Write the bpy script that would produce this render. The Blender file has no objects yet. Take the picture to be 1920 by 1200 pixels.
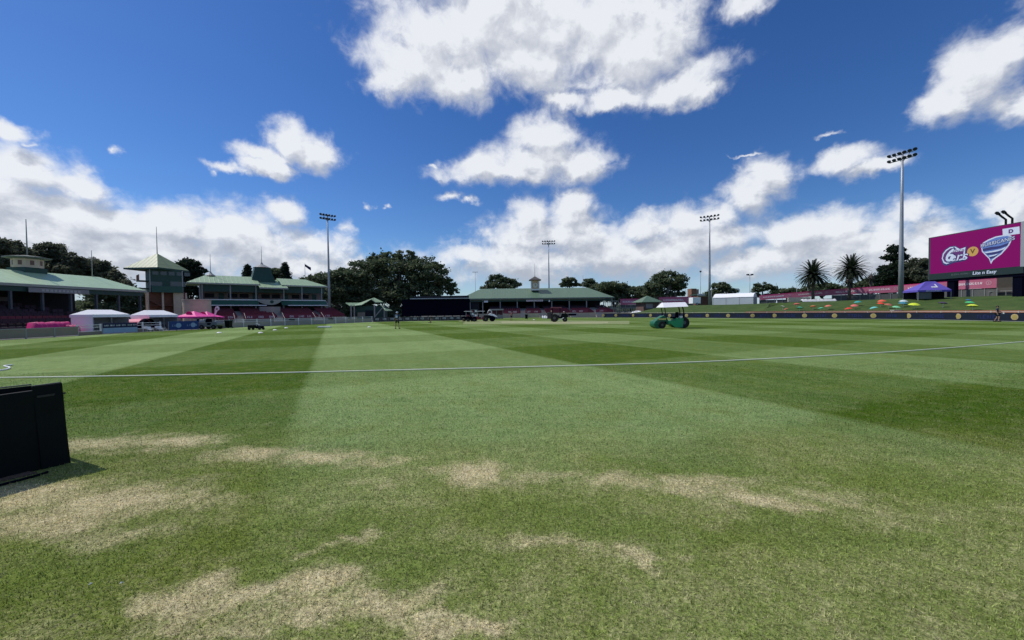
import bpy, bmesh, math, random
import numpy as np
from mathutils import Vector, Matrix, Euler
R = math.radians
random.seed(7)
sc = bpy.context.scene
COL = sc.collection
# ------------------------------------------------------------------ camera
F = 730.0; CH = 1.75
PITCH = math.atan(16.5 / F); ROLL = R(-0.66)
cam_d = bpy.data.cameras.new('camera'); cam = bpy.data.objects.new('camera', cam_d)
COL.objects.link(cam); sc.camera = cam
cam_d.sensor_width = 36; cam_d.lens = 36 * F / 1920
cam_d.clip_start = 0.05; cam_d.clip_end = 8000
CM = Matrix.Rotation(R(90) - PITCH, 3, 'X') @ Matrix.Rotation(ROLL, 3, 'Z')
cam.matrix_world = Matrix.Translation((0, 0, CH)) @ CM.to_4x4()
sc.render.resolution_x = 1024; sc.render.resolution_y = 640
# ------------------------------------------------------------------ light
SUN_AZ = R(-74); SUN_EL = R(52)      # azimuth measured from +Y towards +X
sd = Vector((math.sin(SUN_AZ) * math.cos(SUN_EL), math.cos(SUN_AZ) * math.cos(SUN_EL), math.sin(SUN_EL)))
sl = bpy.data.lights.new('sun', 'SUN'); sl.energy = 3.2; sl.angle = R(0.55); sl.color = (1.0, 0.955, 0.88)
so = bpy.data.objects.new('sun', sl); COL.objects.link(so)
so.rotation_euler = sd.to_track_quat('Z', 'Y').to_euler(); so.location = (0, 0, 60)
sc.view_settings.view_transform = 'Standard'; sc.view_settings.look = 'None'
sc.view_settings.gamma = 1; sc.view_settings.exposure = 0
sc.render.engine = 'CYCLES'
sc.cycles.max_bounces = 6; sc.cycles.transparent_max_bounces = 8

def ray(px, py):
    return CM @ Vector(((px - 960) / F, -(py - 600) / F, -1))
def G(px, py, z=0.0):
    d = ray(px, py); t = (z - CH) / d.z
    return Vector((d.x * t, d.y * t, z))
def W(px, py, Y):
    d = ray(px, py); t = Y / d.y
    return Vector((d.x * t, Y, CH + d.z * t))
def WX(px, py, X):
    d = ray(px, py); t = X / d.x
    return Vector((X, d.y * t, CH + d.z * t))
def sm(Y): return Y / F          # metres per photo pixel at depth Y

# ------------------------------------------------------------------ node helper
class NT:
    def __init__(s, nt): s.nt = nt; s.l = nt.links
    def n(s, t, **kw):
        x = s.nt.nodes.new(t)
        for k, v in kw.items(): setattr(x, k, v)
        return x
    def put(s, sock, v):
        if hasattr(v, 'is_linked') or hasattr(v, 'links'): s.l.new(v, sock)
        else: sock.default_value = v
    def m(s, op, a, b=None, c=None, clamp=False):
        x = s.n('ShaderNodeMath', operation=op, use_clamp=clamp)
        s.put(x.inputs[0], a)
        if b is not None: s.put(x.inputs[1], b)
        if c is not None: s.put(x.inputs[2], c)
        return x.outputs[0]
    def v(s, op, a, b=None, c=None, scale=None):
        x = s.n('ShaderNodeVectorMath', operation=op)
        s.put(x.inputs[0], a)
        if b is not None: s.put(x.inputs[1], b)
        if c is not None: s.put(x.inputs[2], c)
        if scale is not None: s.put(x.inputs['Scale'], scale)
        return x.outputs['Value'] if op in ('LENGTH', 'DOT_PRODUCT', 'DISTANCE') else x.outputs[0]
    def noise(s, vec, scale, detail=3, rough=.5, dist=0.0, lac=2.0):
        x = s.n('ShaderNodeTexNoise'); s.put(x.inputs['Vector'], vec)
        x.inputs['Scale'].default_value = scale; x.inputs['Detail'].default_value = detail
        x.inputs['Roughness'].default_value = rough; x.inputs['Distortion'].default_value = dist
        x.inputs['Lacunarity'].default_value = lac
        return x.outputs[0]
    def mix(s, f, a, b, mode='MIX'):
        x = s.n('ShaderNodeMix', data_type='RGBA', blend_type=mode)
        s.put(x.inputs[0], f); s.put(x.inputs[6], a); s.put(x.inputs[7], b)
        return x.outputs[2]
    def ramp(s, v, lo, hi, a=0.0, b=1.0, smooth=True):
        x = s.n('ShaderNodeMapRange', interpolation_type='SMOOTHSTEP' if smooth else 'LINEAR')
        s.put(x.inputs[0], v); x.inputs[1].default_value = lo; x.inputs[2].default_value = hi
        x.inputs[3].default_value = a; x.inputs[4].default_value = b
        return x.outputs[0]
    def xyz(s, x=0.0, y=0.0, z=0.0):
        k = s.n('ShaderNodeCombineXYZ'); s.put(k.inputs[0], x); s.put(k.inputs[1], y); s.put(k.inputs[2], z)
        return k.outputs[0]
    def sep(s, v):
        k = s.n('ShaderNodeSeparateXYZ'); s.put(k.inputs[0], v); return k.outputs

# ------------------------------------------------------------------ sky with clouds
CLOUDS = [  # photo pixel centre and radii of each puff, weight
 (790,120,105,62),(850,60,140,95),(960,20,210,130),(1090,50,160,120),(1000,120,110,60),(1190,100,110,80),
 (1260,160,90,34),(1150,185,70,20),(1320,165,50,24),(870,150,90,40),(1060,190,46,20),(745,150,60,30),(960,-120,330,150),(1230,40,90,80),(1240,178,60,22),
 (1020,255,66,40),(1000,300,105,42),(1090,308,66,30),(900,318,52,28),(1130,305,28,22),(960,325,120,16),(880,300,30,18),
 (848,365,36,16),(880,376,28,10),(702,388,16,13),(735,390,9,8),(820,312,24,6),
 (540,260,42,32),(590,282,50,28),(490,288,46,19),(430,312,48,13),(400,322,24,12),(618,284,34,17),(500,312,44,16),(212,283,22,15),
 (20,250,50,22),(62,276,36,12),(50,330,110,50),(0,380,150,80),(150,352,60,32),(180,410,150,50),(60,450,220,60),(330,415,110,38),
 (440,430,100,46),(300,470,260,50),(530,398,42,24),(490,465,110,46),(600,460,60,30),(650,432,34,24),(560,495,100,30),
 (150,500,280,60),(655,505,55,20),(-80,450,200,120),
 (912,432,36,30),(1000,412,40,40),(1066,402,50,40),(990,445,80,45),(1085,450,100,50),(1210,432,46,32),(1290,420,56,34),
 (1180,480,200,40),(1010,490,200,36),(880,480,60,24),(1310,455,120,36),(1345,412,50,30),
 (1440,330,55,38),(1400,375,52,36),(1575,296,72,22),(1640,310,60,17),(1400,290,55,5),(1550,250,56,8),
 (1480,440,80,36),(1565,432,74,36),(1610,460,150,45),(1715,400,52,26),(1750,430,75,38),(1660,480,200,40),(1430,490,130,30),
 (1810,455,80,40),(1885,372,50,32),(1910,400,60,40),
 (1830,130,84,66),(1885,95,80,56),(1780,190,62,38),(1900,190,70,36),(1395,8,44,30)]
def azel(px, py):
    d = ray(px, py).normalized(); return math.atan2(d.x, d.y), math.asin(d.z)
world = bpy.data.worlds.new('World'); sc.world = world; world.use_nodes = True
wt = world.node_tree; wt.nodes.clear()
def cloud_group(a0, a1):
    """cloud density over the azimuths a0..a1; only the puffs that can reach them are evaluated"""
    g = bpy.data.node_groups.new('cloud_density', 'ShaderNodeTree')
    g.interface.new_socket('UV', in_out='INPUT', socket_type='NodeSocketVector')
    g.interface.new_socket('D', in_out='OUTPUT', socket_type='NodeSocketFloat')
    k = NT(g); gi = k.n('NodeGroupInput').outputs[0]; go = k.n('NodeGroupOutput')
    # domain warp
    w = k.n('ShaderNodeTexNoise'); k.put(w.inputs['Vector'], gi); w.inputs['Scale'].default_value = 7; w.inputs['Detail'].default_value = 3
    wv = k.v('MULTIPLY', k.v('SUBTRACT', w.outputs['Color'], (.5, .5, .5)), (.065, .05, 0))
    w2 = k.n('ShaderNodeTexNoise'); k.put(w2.inputs['Vector'], gi); w2.inputs['Scale'].default_value = 24; w2.inputs['Detail'].default_value = 4; w2.inputs['Roughness'].default_value = .6
    wv = k.v('ADD', wv, k.v('MULTIPLY', k.v('SUBTRACT', w2.outputs['Color'], (.5, .5, .5)), (.060, .045, 0)))
    uv = k.v('ADD', gi, wv)
    f = None
    for c in CLOUDS:
        cx, cy, rx, ry = c[:4]
        u, v = azel(cx, cy); u1, _ = azel(cx + rx * .5, cy); u0, _ = azel(cx - rx * .5, cy)
        _, v1 = azel(cx, cy + ry * .5); _, v0 = azel(cx, cy - ry * .5)
        ru = abs(u1 - u0) * 1.24; rv = abs(v0 - v1) * 1.24
        if u + 2.4*ru + .06 < a0 or u - 2.4*ru - .06 > a1: continue
        p = k.v('MULTIPLY_ADD', uv, (1 / ru, 1 / rv, 0), (-u / ru, -v / rv, 0))
        d = k.v('LENGTH', p)
        if f is None: f = d
        else:
            if rx < 40 or ry < 12: d = k.m('ADD', d, .5)
            f = k.m('SMOOTH_MIN', f, d, .22)
    f = k.m('SUBTRACT', 1.0, f)
    f = k.m('MAXIMUM', f, -1.2)
    n1 = k.noise(k.v('MULTIPLY', gi, (1, 1.3, 1)), 8.5, 7, .56, 0.2)
    n2 = k.noise(k.v('ADD', k.v('MULTIPLY', gi, (1, 1.2, 1)), (3.7, 1.1, 0)), 22, 5, .62, 0.8)
    nn = k.m('ADD', k.m('MULTIPLY', k.m('SUBTRACT', n1, .5), 1.9), k.m('MULTIPLY', k.m('SUBTRACT', n2, .5), 1.0))
    k.l.new(k.m('ADD', k.m('MINIMUM', k.m('MULTIPLY', f, 1.5), 1.15), nn), go.inputs[0])
    return g
def far_group():
    """scattered cumulus for the part of the sky behind and above the camera"""
    g = bpy.data.node_groups.new('cloud_density_far', 'ShaderNodeTree')
    g.interface.new_socket('UV', in_out='INPUT', socket_type='NodeSocketVector')
    g.interface.new_socket('D', in_out='OUTPUT', socket_type='NodeSocketFloat')
    k = NT(g); gi = k.n('NodeGroupInput').outputs[0]; go = k.n('NodeGroupOutput')
    n = k.noise(gi, 2.6, 5, .55)
    k.l.new(k.m('MULTIPLY', k.m('SUBTRACT', n, .53), 4.0), go.inputs[0]); return g
def build_world():
    k = NT(wt); out = k.n('ShaderNodeOutputWorld')
    tc = k.n('ShaderNodeTexCoord').outputs['Generated']
    x, y, z = k.sep(k.v('NORMALIZE', tc))
    az = k.m('ARCTAN2', x, y); el = k.m('ARCSINE', z)
    uv = k.xyz(az, el, 0.0)
    sky = k.n('ShaderNodeTexSky', sky_type='NISHITA'); sky.sun_disc = False
    sky.sun_elevation = SUN_EL; sky.sun_rotation = SUN_AZ
    sky.altitude = 60; sky.air_density = 1.0; sky.dust_density = .2; sky.ozone_density = 3.0
    hsv = k.n('ShaderNodeHueSaturation'); hsv.inputs['Saturation'].default_value = 1.24; hsv.inputs['Hue'].default_value = .508
    k.l.new(sky.outputs[0], hsv.inputs['Color'])
    skyc = k.v('MULTIPLY', hsv.outputs[0], SKY_TINT)
    hz = k.m('MULTIPLY', k.ramp(el, .16, .0), k.ramp(k.noise(k.v('MULTIPLY', uv, (1, 3, 1)), 9, 4, .6), .3, .7, .35, 1))
    def layer(group, vec, off):
        a = k.n('ShaderNodeGroup'); a.node_tree = group; k.l.new(vec, a.inputs[0])
        b = k.n('ShaderNodeGroup'); b.node_tree = group; k.l.new(k.v('ADD', vec, off), b.inputs[0])
        D, D2 = a.outputs[0], b.outputs[0]
        alpha = k.m('POWER', k.ramp(D, -.35, .95), 1.15)
        alpha = k.m('MULTIPLY', alpha, k.ramp(el, -.02, .005))
        lit = k.ramp(k.m('SUBTRACT', D, D2), -.60, .75)
        thick = k.ramp(D, .35, 1.6)
        br = k.m('ADD', .55, k.m('MULTIPLY', lit, .48))
        br = k.m('SUBTRACT', br, k.m('MULTIPLY', thick, .05))
        br = k.m('ADD', br, k.ramp(el, .12, .5, 0, .13))
        cc = k.mix(k.ramp(br, .45, .95, smooth=False), (.36, .40, .49, 1), (.85, .875, .92, 1))
        veil = k.mix(k.m('MULTIPLY', hz, .75), skyc, (.50, .62, .82, 1))
        fin = k.mix(k.m('MULTIPLY', alpha, .96), veil, cc)
        bg = k.n('ShaderNodeBackground'); k.l.new(fin, bg.inputs[0]); bg.inputs[1].default_value = 1.0
        return bg.outputs[0]
    OFF = (-.018, .034, 0); cuts = (-1.02, -.30, .26, 1.02)
    L = [layer(cloud_group(cuts[i], cuts[i+1]), uv, OFF) for i in range(3)]
    far = layer(far_group(), k.v('DIVIDE', k.xyz(x, y, 0.0), k.xyz(k.m('ADD', z, .25), k.m('ADD', z, .25), 1.0)), (-.1, .02, 0))
    def sw(f, a, b):
        s = k.n('ShaderNodeMixShader'); k.l.new(f, s.inputs[0]); k.l.new(a, s.inputs[1]); k.l.new(b, s.inputs[2]); return s.outputs[0]
    front = sw(k.m('GREATER_THAN', az, cuts[1]), L[0], sw(k.m('GREATER_THAN', az, cuts[2]), L[1], L[2]))
    isf = k.m('MULTIPLY', k.m('LESS_THAN', k.m('ABSOLUTE', az), 1.02), k.m('LESS_THAN', el, .80))
    isf = k.m('MULTIPLY', isf, k.m('GREATER_THAN', el, -.02))
    k.l.new(sw(isf, far, front), out.inputs[0])
SKY_TINT = (.070, .086, .103)
build_world()
world.cycles.sampling_method = 'MANUAL'; world.cycles.sample_map_resolution = 512

# ------------------------------------------------------------------ materials
MATS = {}
def mat(name, col, rough=.7, var=.15, scale=3.0, bump=0.0, metal=0.0, streak=None, emit=None, emit_s=0.0, spec=.4):
    if name in MATS: return MATS[name]
    m = bpy.data.materials.new(name); m.use_nodes = True; MATS[name] = m
    k = NT(m.node_tree); b = m.node_tree.nodes['Principled BSDF']
    tc = k.n('ShaderNodeTexCoord').outputs['Object']
    vec = k.v('MULTIPLY', tc, streak) if streak else tc
    n = k.noise(vec, scale, 5, .6)
    n2 = k.noise(tc, scale * .23, 3, .5)
    f = k.m('ADD', k.m('MULTIPLY', k.m('SUBTRACT', n, .5), var * 2.2), k.m('MULTIPLY', k.m('SUBTRACT', n2, .5), var * 1.4))
    c = k.v('SCALE', (col[0], col[1], col[2]), scale=k.m('ADD', 1.0, f))
    k.l.new(c, b.inputs['Base Color']); b.inputs['Roughness'].default_value = rough
    b.inputs['Metallic'].default_value = metal; b.inputs['Specular IOR Level'].default_value = spec
    if bump:
        bp = k.n('ShaderNodeBump'); bp.inputs['Strength'].default_value = bump; bp.inputs['Distance'].default_value = .05
        k.l.new(n, bp.inputs['Height']); k.l.new(bp.outputs[0], b.inputs['Normal'])
    if emit:
        b.inputs['Emission Color'].default_value = (*emit, 1); b.inputs['Emission Strength'].default_value = emit_s
    return m

def roof_mat(name, col, axis, var=.2, pitch=.76):
    """ribbed painted metal: seams run along the slope; axis = local axis ACROSS the ribs"""
    m = bpy.data.materials.new(name); m.use_nodes = True; MATS[name] = m
    k = NT(m.node_tree); b = m.node_tree.nodes['Principled BSDF']
    tc = k.n('ShaderNodeTexCoord').outputs['Object']; s = k.sep(tc)
    w = k.m('FRACT', k.m('DIVIDE', s[axis], pitch))
    rib = k.ramp(k.m('ABSOLUTE', k.m('SUBTRACT', w, .5)), .40, .48)
    sheet = k.n('ShaderNodeTexWhiteNoise', noise_dimensions='1D'); k.l.new(k.m('FLOOR', k.m('DIVIDE', s[axis], pitch * 3)), sheet.inputs['W'])
    n = k.noise(k.v('MULTIPLY', tc, (1, 1, .4)), 1.2, 6, .65)
    f = k.m('ADD', k.m('MULTIPLY', k.m('SUBTRACT', n, .5), var * 2), k.m('MULTIPLY', k.m('SUBTRACT', sheet.outputs[0], .5), var * .5))
    f = k.m('SUBTRACT', f, k.m('MULTIPLY', rib, .12))
    c = k.v('SCALE', col, scale=k.m('ADD', 1.0, f)); k.l.new(c, b.inputs['Base Color'])
    b.inputs['Roughness'].default_value = .5
    bp = k.n('ShaderNodeBump'); bp.inputs['Strength'].default_value = .5; bp.inputs['Distance'].default_value = .04
    k.l.new(rib, bp.inputs['Height']); k.l.new(bp.outputs[0], b.inputs['Normal'])
    return m

# turf colour: shared by the ground sheet and the blades standing on it
DRY = [  # photo-pixel centres and radii of the worn straw-coloured patches, weight
 (180,835,90,16,.8),(330,830,70,14,.9),(470,850,80,13,.9),(600,860,80,12,.9),(720,868,60,12,.7),(880,885,60,26,1.0),(1000,900,90,16,.6),
 (1150,900,90,18,.7),(1290,915,90,22,.8),(1420,940,90,24,1.0),(1350,905,90,12,.6),(1560,930,80,18,.55),(1640,965,100,22,.45),
 (60,930,120,34,1.0),(190,945,120,40,1.0),(90,985,110,26,1.0),(300,935,90,32,.75),(200,1010,110,20,.6),(380,950,60,20,.5),
 (330,1140,110,30,.85),(470,1110,110,34,1.0),(610,1105,90,34,1.0),(730,1140,90,34,.95),(840,1175,80,26,1.0),(430,1180,110,26,.7),(560,1150,120,30,.9),
 (1200,1040,70,16,.95),(1020,1020,80,18,.7),(660,1005,60,14,.8),(590,1030,50,14,.6),(1690,985,70,18,.4),(700,910,70,12,.5),(1130,1035,50,12,.5),(1370,970,80,14,.4)]
LUSH = [(480,900,110,26),(1000,960,150,28),(1150,990,140,22),(560,1000,200,40),(1500,1000,200,30),(150,1060,160,60),(720,1060,160,30),(1700,900,150,30),(1250,880,150,18)]
def turf_group():
    g = bpy.data.node_groups.new('turf_colour', 'ShaderNodeTree')
    g.interface.new_socket('Pos', in_out='INPUT', socket_type='NodeSocketVector')
    g.interface.new_socket('Color', in_out='OUTPUT', socket_type='NodeSocketColor')
    g.interface.new_socket('Dry', in_out='OUTPUT', socket_type='NodeSocketFloat')
    k = NT(g); gi = k.n('NodeGroupInput').outputs[0]; go = k.n('NodeGroupOutput')
    p = k.v('MULTIPLY', gi, (1, 1, 0))
    x, y, z = k.sep(p)
    ca, sa = math.cos(R(25)), math.sin(R(25))
    wob = k.m('MULTIPLY', k.m('SUBTRACT', k.noise(p, 1.6, 4, .6), .5), .22)
    s = k.m('ADD', k.m('ADD', k.m('MULTIPLY', x, ca), k.m('MULTIPLY', y, sa)), wob)
    t = k.m('ADD', k.m('ADD', k.m('MULTIPLY', x, -sa), k.m('MULTIPLY', y, ca)), wob)
    sp = k.m('ADD', s, .6)      # one pass of the mower was wider than the others
    su = k.m('ADD', k.m('ADD', k.m('MINIMUM', sp, 0.0), k.m('MAXIMUM', k.m('SUBTRACT', sp, 7.9), 0.0)),
             k.m('MULTIPLY', k.m('MINIMUM', k.m('MAXIMUM', sp, 0.0), 7.9), 5.75 / 7.9))
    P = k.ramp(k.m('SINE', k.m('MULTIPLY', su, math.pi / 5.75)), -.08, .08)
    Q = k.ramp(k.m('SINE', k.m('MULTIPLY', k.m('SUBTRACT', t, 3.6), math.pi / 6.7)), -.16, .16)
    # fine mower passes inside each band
    P = k.m('MULTIPLY', P, k.ramp(s, 9, 15, 1.0, .55))      # view-dependent mowing sheen put into the colour: bands on the right dimmed
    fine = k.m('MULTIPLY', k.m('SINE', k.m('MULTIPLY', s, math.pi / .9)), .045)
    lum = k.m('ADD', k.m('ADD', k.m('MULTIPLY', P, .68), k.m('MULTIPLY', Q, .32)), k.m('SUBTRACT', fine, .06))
    streak = k.noise(k.xyz(k.m('MULTIPLY', s, 3.0), k.m('MULTIPLY', t, .35), 0.0), 1.0, 4, .6)
    lum = k.m('ADD', lum, k.m('MULTIPLY', k.m('SUBTRACT', streak, .5), .30))
    lum = k.m('ADD', lum, k.m('MULTIPLY', k.m('SUBTRACT', k.noise(p, .35, 4, .55), .5), .28))
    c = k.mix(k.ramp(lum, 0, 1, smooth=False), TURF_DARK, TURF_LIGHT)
    # yellowish / bluish drift
    hue = k.noise(k.v('ADD', p, (9, 3, 0)), 1.1, 4, .6)
    c = k.mix(k.ramp(hue, .45, .75, 0, .35), c, (.150, .180, .020, 1))
    c = k.mix(k.ramp(hue, .48, .25, 0, .35), c, (.050, .125, .025, 1))
    # the run-off outside the rope nearest the boards is patchy and worn
    def blobs(lst, inner):
        f = None
        for e in lst:
            c0 = G(e[0], e[1]); rx = abs(G(e[0] + e[2], e[1]).x - G(e[0], e[1]).x); ry = abs(G(e[0], e[1] - e[3]).y - G(e[0], e[1] + e[3]).y) * .5
            ln = k.v('LENGTH', k.v('MULTIPLY_ADD', pw, (1 / rx, 1 / ry, 0), (-c0.x / rx, -c0.y / ry, 0)))
            v = k.m('MULTIPLY', k.ramp(ln, 1.85, .15), e[4] if len(e) > 4 else 1.0)
            f = v if f is None else k.m('MAXIMUM', f, v)
        return f
    wn = k.n('ShaderNodeTexNoise'); k.put(wn.inputs['Vector'], p); wn.inputs['Scale'].default_value = 2.6; wn.inputs['Detail'].default_value = 5
    pw = k.v('ADD', p, k.v('MULTIPLY', k.v('SUBTRACT', wn.outputs['Color'], (.5, .5, .5)), (1.1, .8, 0)))
    dry = blobs(DRY, .2); lush = blobs(LUSH, .2)
    near = k.ramp(k.m('ADD', y, k.m('MULTIPLY', k.m('SUBTRACT', k.noise(p, .7, 3, .5), .5), 3.0)), 6.4, 3.4)
    dn = k.noise(p, 3.2, 6, .7); dn2 = k.noise(k.v('ADD', p, (5, 5, 0)), 17, 4, .65); dn3 = k.noise(k.v('ADD', p, (2, 7, 0)), 70, 2, .6)
    rag = k.m('ADD', k.m('ADD', k.m('MULTIPLY', dn, .9), k.m('MULTIPLY', dn2, .55)), k.m('MULTIPLY', dn3, .45))   # mean .95
    fine_n = k.noise(k.v('ADD', p, (4, 1, 0)), 48, 3, .75)
    dv = k.m('ADD', k.m('MULTIPLY', dry, 1.06), k.m('MULTIPLY', k.m('SUBTRACT', rag, .95), 1.4))
    dv = k.m('ADD', dv, k.m('MULTIPLY', k.m('SUBTRACT', fine_n, .5), 1.6))
    dv = k.m('MULTIPLY', k.ramp(dv, -.08, 1.38), .92)
    amb = k.m('ADD', k.m('SUBTRACT', rag, k.m('MULTIPLY', lush, .22)), k.m('MULTIPLY', k.m('SUBTRACT', fine_n, .5), .9))
    amb = k.m('MULTIPLY', k.ramp(amb, .72, 1.5), k.m('MULTIPLY', near, .62))
    dv = k.m('MAXIMUM', dv, amb)
    # near the boards the sward is not striped but an even mid green
    c = k.mix(k.m('MULTIPLY', near, .62), c, (.250, .300, .062, 1))
    c = k.mix(k.m('MULTIPLY', lush, .12), c, (.070, .150, .020, 1))
    straw = k.mix(k.noise(p, 8, 4, .6), (.52, .42, .22, 1), (.95, .83, .53, 1))
    c = k.mix(dv, c, straw)
    tuft = k.noise(k.v('ADD', p, (1, 8, 0)), 44, 4, .75)
    c = k.v('SCALE', c, scale=k.ramp(tuft, .30, .70, .55, 1.55, smooth=False))
    k.l.new(c, go.inputs[0]); k.l.new(dv, go.inputs[1])
    return g
TURF_DARK = (.062, .122, .007, 1); TURF_LIGHT = (.232, .328, .118, 1)
TG = turf_group()
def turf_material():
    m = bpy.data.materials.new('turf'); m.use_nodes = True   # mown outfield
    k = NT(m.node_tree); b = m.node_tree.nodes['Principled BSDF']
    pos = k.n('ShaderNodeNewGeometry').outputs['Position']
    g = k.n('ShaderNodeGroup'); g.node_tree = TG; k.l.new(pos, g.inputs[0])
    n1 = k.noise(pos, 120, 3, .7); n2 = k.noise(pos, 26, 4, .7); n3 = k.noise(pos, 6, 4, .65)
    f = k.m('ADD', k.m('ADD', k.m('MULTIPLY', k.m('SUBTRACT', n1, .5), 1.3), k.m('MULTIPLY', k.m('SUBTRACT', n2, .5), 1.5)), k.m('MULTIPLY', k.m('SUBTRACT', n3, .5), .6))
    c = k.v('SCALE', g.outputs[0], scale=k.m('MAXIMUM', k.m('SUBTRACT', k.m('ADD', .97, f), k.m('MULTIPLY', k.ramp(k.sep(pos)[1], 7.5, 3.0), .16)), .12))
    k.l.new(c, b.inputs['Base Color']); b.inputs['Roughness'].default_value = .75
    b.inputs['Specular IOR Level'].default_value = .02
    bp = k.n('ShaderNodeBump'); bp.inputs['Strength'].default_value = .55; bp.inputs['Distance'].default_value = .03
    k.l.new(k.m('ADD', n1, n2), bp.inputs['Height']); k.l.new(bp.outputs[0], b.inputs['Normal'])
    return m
def blade_material():
    m = bpy.data.materials.new('grass_blades'); m.use_nodes = True
    k = NT(m.node_tree); b = m.node_tree.nodes['Principled BSDF']
    pos = k.n('ShaderNodeNewGeometry').outputs['Position']
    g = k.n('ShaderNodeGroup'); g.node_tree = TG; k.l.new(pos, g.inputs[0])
    at = k.n('ShaderNodeAttribute'); at.attribute_name = 'rnd'
    r = at.outputs['Fac']
    c = k.v('SCALE', g.outputs[0], scale=k.ramp(r, 0, 1, .5, 1.75, smooth=False))
    c = k.mix(k.ramp(k.m('FRACT', k.m('MULTIPLY', r, 13.7)), .86, .97, 0, .6), c, (.46, .40, .26, 1))
    k.l.new(c, b.inputs['Base Color']); b.inputs['Roughness'].default_value = .55
    b.inputs['Specular IOR Level'].default_value = .08
    tr = k.n('ShaderNodeBsdfTranslucent'); k.l.new(c, tr.inputs[0])
    ms = k.n('ShaderNodeMixShader'); ms.inputs[0].default_value = .3
    k.l.new(b.outputs[0], ms.inputs[1]); k.l.new(tr.outputs[0], ms.inputs[2])
    k.l.new(ms.outputs[0], m.node_tree.nodes['Material Output'].inputs[0])
    return m
M_TURF = turf_material(); M_BLADE = blade_material()

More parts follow.
